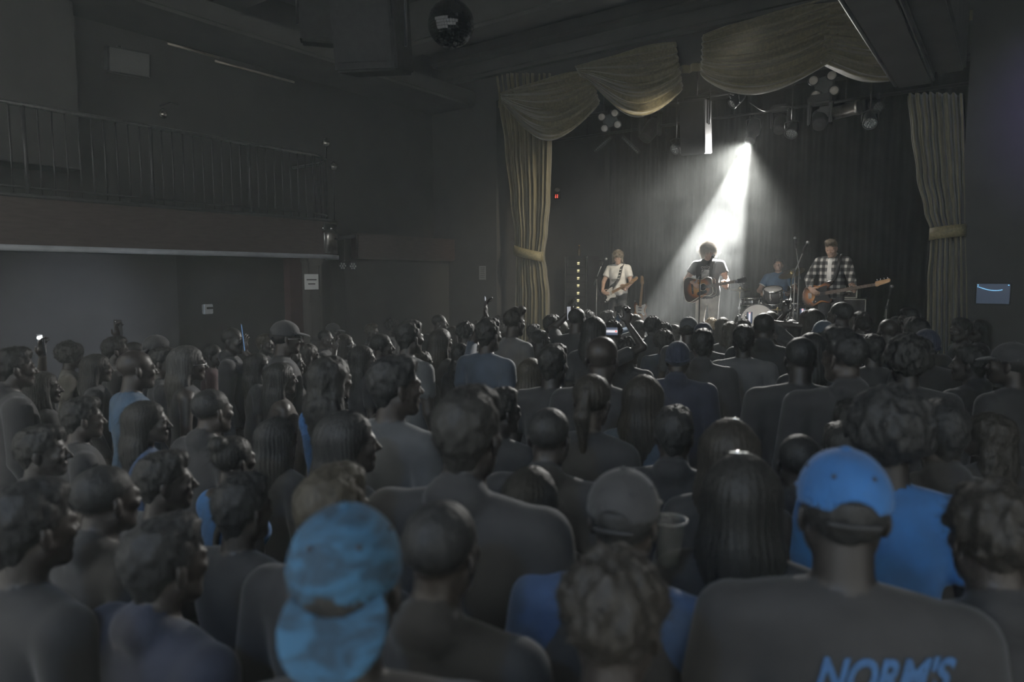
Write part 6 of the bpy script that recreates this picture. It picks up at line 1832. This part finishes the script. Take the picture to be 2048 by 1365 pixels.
# dark vest over the blue-lit sleeves
o, HM, s = PEOPLE[(1250, 934)]
f = Field()
f.ell((0, 0, 1.13), (0.205, 0.150, 0.30), None, 0, 0.05); f.ell((0, -0.005, 1.29), (0.185, 0.142, 0.185), None, 0, 0.06)
for q in (-1, 1): f.cone((0.03 * q, -0.03, 1.445), (0.115 * q, -0.02, 1.405), 0.058, 0.068, 0, 0.04)
P_, Q_, T_ = surface(*f.solve(0.010, 0.010, 0.012))
link('vest', to_mesh('vest', P_, Q_, None, [cloth('black')]), o)
# bag strap on the blue-lit top, tank top straps
def band(o, pts, r, m, name):
    b = strap_between(o, [W_(o, p) for p in pts], r, [o.matrix_basis.to_3x3() @ v(*n) for n in [(0, 0.3, 1), (0, -0.6, 0.8), (0, -1, 0), (0, -1, 0)]])
    return b.build(name, m, o)
for key, sx in (((466, 868), 1), ((664, 708), 1)):
    o, HM, s = PEOPLE[key]
    bpy.context.view_layer.update()
    band(o, [(0.09 * sx, 0.03, 1.470), (0.085 * sx, -0.075, 1.445), (0.07 * sx, -0.135, 1.33), (0.05 * sx, -0.135, 1.18)], 0.016, M_black, 'bag_strap')
# hair clips
for key, pts in (((1488, 902), [(-0.05, -0.02, 0.128), (-0.02, -0.03, 0.134), (0.012, -0.03, 0.136)]), ((1462, 834), [(0.0, -0.02, 0.131), (0.03, -0.02, 0.130)])):
    o, HM, s = PEOPLE[key]
    h = [c for c in o.children if c.name.startswith('hair')][0]
    MB().tube(pts, 0.005, 8).build('hair_clip', M_chrome, h)
# glasses
M_frame = mat('glasses_frame', (0.25, 0.25, 0.25), 0.3, 0.6, 0.1, 10)
for key in ((378, 690), (572, 640), (691, 668)):
    o, HM, s = PEOPLE[key]
    b = MB()
    for q in (-1, 1):
        b.tube([HM @ v(0.032 * q + 0.024 * math.cos(a / 8 * math.pi), 0.100, -0.005 + 0.019 * math.sin(a / 8 * math.pi)) for a in range(17)], 0.002, 5)
        b.tube([HM @ v(0.056 * q, 0.098, 0.0), HM @ v(0.078 * q, 0.04, 0.0), HM @ v(0.080 * q, -0.01, 0.002)], 0.002, 5)
    b.tube([HM @ v(-0.009, 0.104, 0), HM @ v(0.009, 0.104, 0)], 0.002, 5)
    b.build('glasses', M_frame, o)

# ------------------------------------------------------------------ phones, cups
def screen_mat(name, mode):
    m = mat(name, (0.02, 0.02, 0.02), 0.3, 0, 0.0)
    nt = m.node_tree; b = nt.nodes['Principled BSDF']
    b.inputs['Emission Strength'].default_value = 0.9 if mode == 'stage' else 0.45
    if mode == 'stage':      # tiny picture of the stage: white beam on dark
        tc = nt.nodes.new('ShaderNodeTexCoord'); sp = nt.nodes.new('ShaderNodeSeparateXYZ'); nt.links.new(tc.outputs['Object'], sp.inputs[0])
        a = nt.nodes.new('ShaderNodeMath'); a.operation = 'ABSOLUTE'; nt.links.new(sp.outputs['X'], a.inputs[0])
        mu = nt.nodes.new('ShaderNodeMath'); mu.operation = 'MULTIPLY'; mu.inputs[1].default_value = 55; nt.links.new(a.outputs[0], mu.inputs[0])
        r = nt.nodes.new('ShaderNodeValToRGB'); e = r.color_ramp.elements
        e[0].position, e[0].color = 0.15, (0.95, 0.93, 1.0, 1); e[1].position, e[1].color = 0.95, (0.05, 0.07, 0.12, 1)
        nt.links.new(mu.outputs[0], r.inputs[0]); nt.links.new(r.outputs[0], b.inputs['Emission Color'])
    else:
        b.inputs['Emission Color'].default_value = mode
    return m
S_stage, S_blue = screen_mat('screen_stage_picture', 'stage'), screen_mat('screen_blue', (0.12, 0.36, 0.80, 1))
S_white = screen_mat('screen_pale', (0.75, 0.78, 0.85, 1))
def phone(x, y, d, face_cam, roll, scr, label, tilt=0.0, size=(0.072, 0.148)):
    p = at(x, y, d)
    t = link('smartphone', None)
    z = (CAMP - p).normalized()           # screen looks back over the holder's head to the camera side
    z = Matrix.Rotation(R_(face_cam), 3, 'Z') @ z
    up = v(0, 0, 1)
    X = up.cross(z).normalized(); Y = z.cross(X)
    M = Matrix((X, Y, z)).transposed().to_4x4() @ Matrix.Rotation(R_(roll), 4, 'Z')
    M.translation = p
    t.matrix_world = M; t.empty_display_size = 0.05
    tag(t, label, 'phone', 'phones held up in the crowd')
    MB().box((0, 0, -0.004), (size[0], size[1], 0.008), None, 0.003).build('case', M_black, t)
    MB().box((0, 0, 0.0005), (size[0] * 0.9, size[1] * 0.93, 0.001)).build('screen', scr, t)
    b = MB().cyl((size[0] * .25, size[1] * .38, -0.0085), (size[0] * .25, size[1] * .38, -0.010), 0.006, None, 10)
    b.build('camera_lens', M_chrome, t)
    if scr is S_stage:
        b = MB().box((0, size[1] * 0.40, 0.0014), (0.018, 0.006, 0.0008)); b.build('record_mark', mat('screen_red', (0.8, 0.05, 0.05), 0.4, 0, 0, 1, 0, ((1, 0.12, 0.10), 1.2)), t)
        b = MB().cyl((0.0, -size[1] * .38, 0.0012), (0.0, -size[1] * .38, 0.0018), 0.007, None, 12); b.build('shutter_button', mat('screen_red', (1, 0, 0)), t)
    return t
def up_hand(key, side=0, lift=0.10):
    o, HM, s = PEOPLE[key]
    return o
def dd(x, y): return [q for q in slots if abs(q[0] - x) < 0.6 and abs(q[1] - y) < 0.6][0][2]
phone(1114, 662, dd(1149, 655) + 0.15, 0, 0, S_stage, 'upright phone filming the beam, left of centre')
phone(1219, 663, dd(1190, 632) + 0.20, 0, 90, S_stage, 'sideways phone filming the beam, left of the white-lit hair')
phone(1499, 636, dd(1487, 637) + 0.28, 4, 0, S_stage, 'upright phone in front of the bass drum')
phone(1605, 631, dd(1626, 617) + 0.15, 40, 0, S_stage, 'phone turned aside below the bass player')
phone(1138, 627, dd(1155, 616) + 0.18, 55, 0, S_white, 'phone held at the left of the close-cropped head')
phone(839, 694, dd(858, 668) - 0.02, 60, 8, S_blue, 'blue-lit phone beside the grey T-shirt')
phone(961, 731, dd(928, 684) - 0.12, 78, 5, S_blue, 'small blue-lit phone among dark curls')
phone(971, 611, dd(978, 636) + 0.22, 84, -12, S_white, 'phone held high left of the tousled hair')
phone(1238, 617, dd(1216, 621) + 0.25, 150, 80, S_white, 'phone held up in both raised hands below the guitarist')
phone(486, 676, dd(466, 656) - 0.15, 87, 0, S_blue, 'tall phone seen edge-on with a blue edge at the left', size=(0.078, 0.24))
phone(237, 656, dd(231, 673) + 0.3, 150, 0, S_white, 'phone held up before the grey wall')
ph = phone(84, 690, dd(88, 742) + 0.12, 120, 0, S_white, 'phone with a bright torch light at the far left')
l = bpy.data.lights.new('phone_torch', 'POINT'); l.energy = 0.7; l.shadow_soft_size = 0.01; l.color = (0.92, 0.96, 1)
lo = bpy.data.objects.new('phone_torch', l); lo.location = ph.matrix_world @ v(0, 0.05, -0.02); COL.objects.link(lo)
MB().ball((0, 0.05, -0.012), 0.010, 10, 8).build('torch', mat('torch_lit', (1, 1, 1), 0.3, 0, 0, 1, 0, ((0.95, 0.97, 1.0), 40.0)), ph)
# the bare hands holding some of the phones over the heads: raised forearm and hand, part of the people who stand there
def raised_arm(key, target, label=None, sleeve='black'):
    """forearm and hand of a person, reaching from the shoulder to the target; child of the body"""
    o, HM, s = PEOPLE[key]
    inv = o.matrix_basis.inverted()
    t = inv @ Vector(target)
    sd = 1 if t.x > 0 else -1
    sh = v(0.17 * sd, -0.01, 1.40)
    f = Field()
    el_, wr = ik(sh, t + v(0, 0, -0.06), 0.29, 0.27, v(0.8 * sd, 0.2, -1))
    f.cone(sh, el_, 0.050, 0.040, SHIRT, 0.02); f.cone(el_, wr, 0.038, 0.026, SKIN, 0.012)
    hand(f, wr, (t - wr).normalized() + v(0, 0, 0.6), v(-sd, 0.5, 0), v(-sd * .6, -1, 0.2), 0.5)
    P_, Q_, T_ = surface(*f.solve(0.008, 0.008, 0.008))
    0 and print('ARM', key, round(float(np.min(np.linalg.norm(P_ - np.array(t), axis=1))), 3), [round(c_, 2) for c_ in t])
    a = link('raised_arm', to_mesh('raised_arm', P_, Q_, T_, MS()[:2]), o)
    set_mat(a, 0, skin('fair')); set_mat(a, 1, cloth(sleeve))
raised_arm((88, 742), at(84, 698, dd(88, 742) + 0.12))
raised_arm((928, 684), at(961, 738, dd(928, 684) - 0.12))
raised_arm((978, 636), at(971, 619, dd(978, 636) + 0.22), None, 'slate')
raised_arm((231, 673), at(236, 664, dd(231, 673) + 0.3))
raised_arm((1626, 617), at(1604, 640, dd(1626, 617)))
raised_arm((466, 656), at(488, 690, dd(466, 656)))
def cup(x, y, d, label):
    p = at(x, y, d)
    t = thing('plastic_cup', p - v(0, 0, 0.12), label, 'cup', 'cups in the crowd')
    MB().ring([(0.030, 0.0), (0.030, 0.004), (0.044, 0.118), (0.046, 0.12), (0.043, 0.118), (0.029, 0.008)], 24, None, True, False).build('wall', mat('clear_plastic', (0.12, 0.125, 0.12), 0.15, 0, 0.05, 10, 0, None, 0.5, 0, (1, 1, 1), 0.0, 0.22), t)
    MB().tube([(0.0455 * math.cos(a / 12 * math.pi), 0.0455 * math.sin(a / 12 * math.pi), 0.12) for a in range(25)], 0.0025, 6).build('rim', mat('cup_rim', (0.10, 0.10, 0.10), 0.25, 0, 0.05, 10), t)
o, HM, s = PEOPLE[(1250, 934)]
cup(1338, 1040, dd(1250, 934) + 0.12, 'clear plastic cup beside the person in the black cap')
cup(1651, 776, dd(1602, 674) - 0.05, 'clear plastic cup beside the broad cropped person')
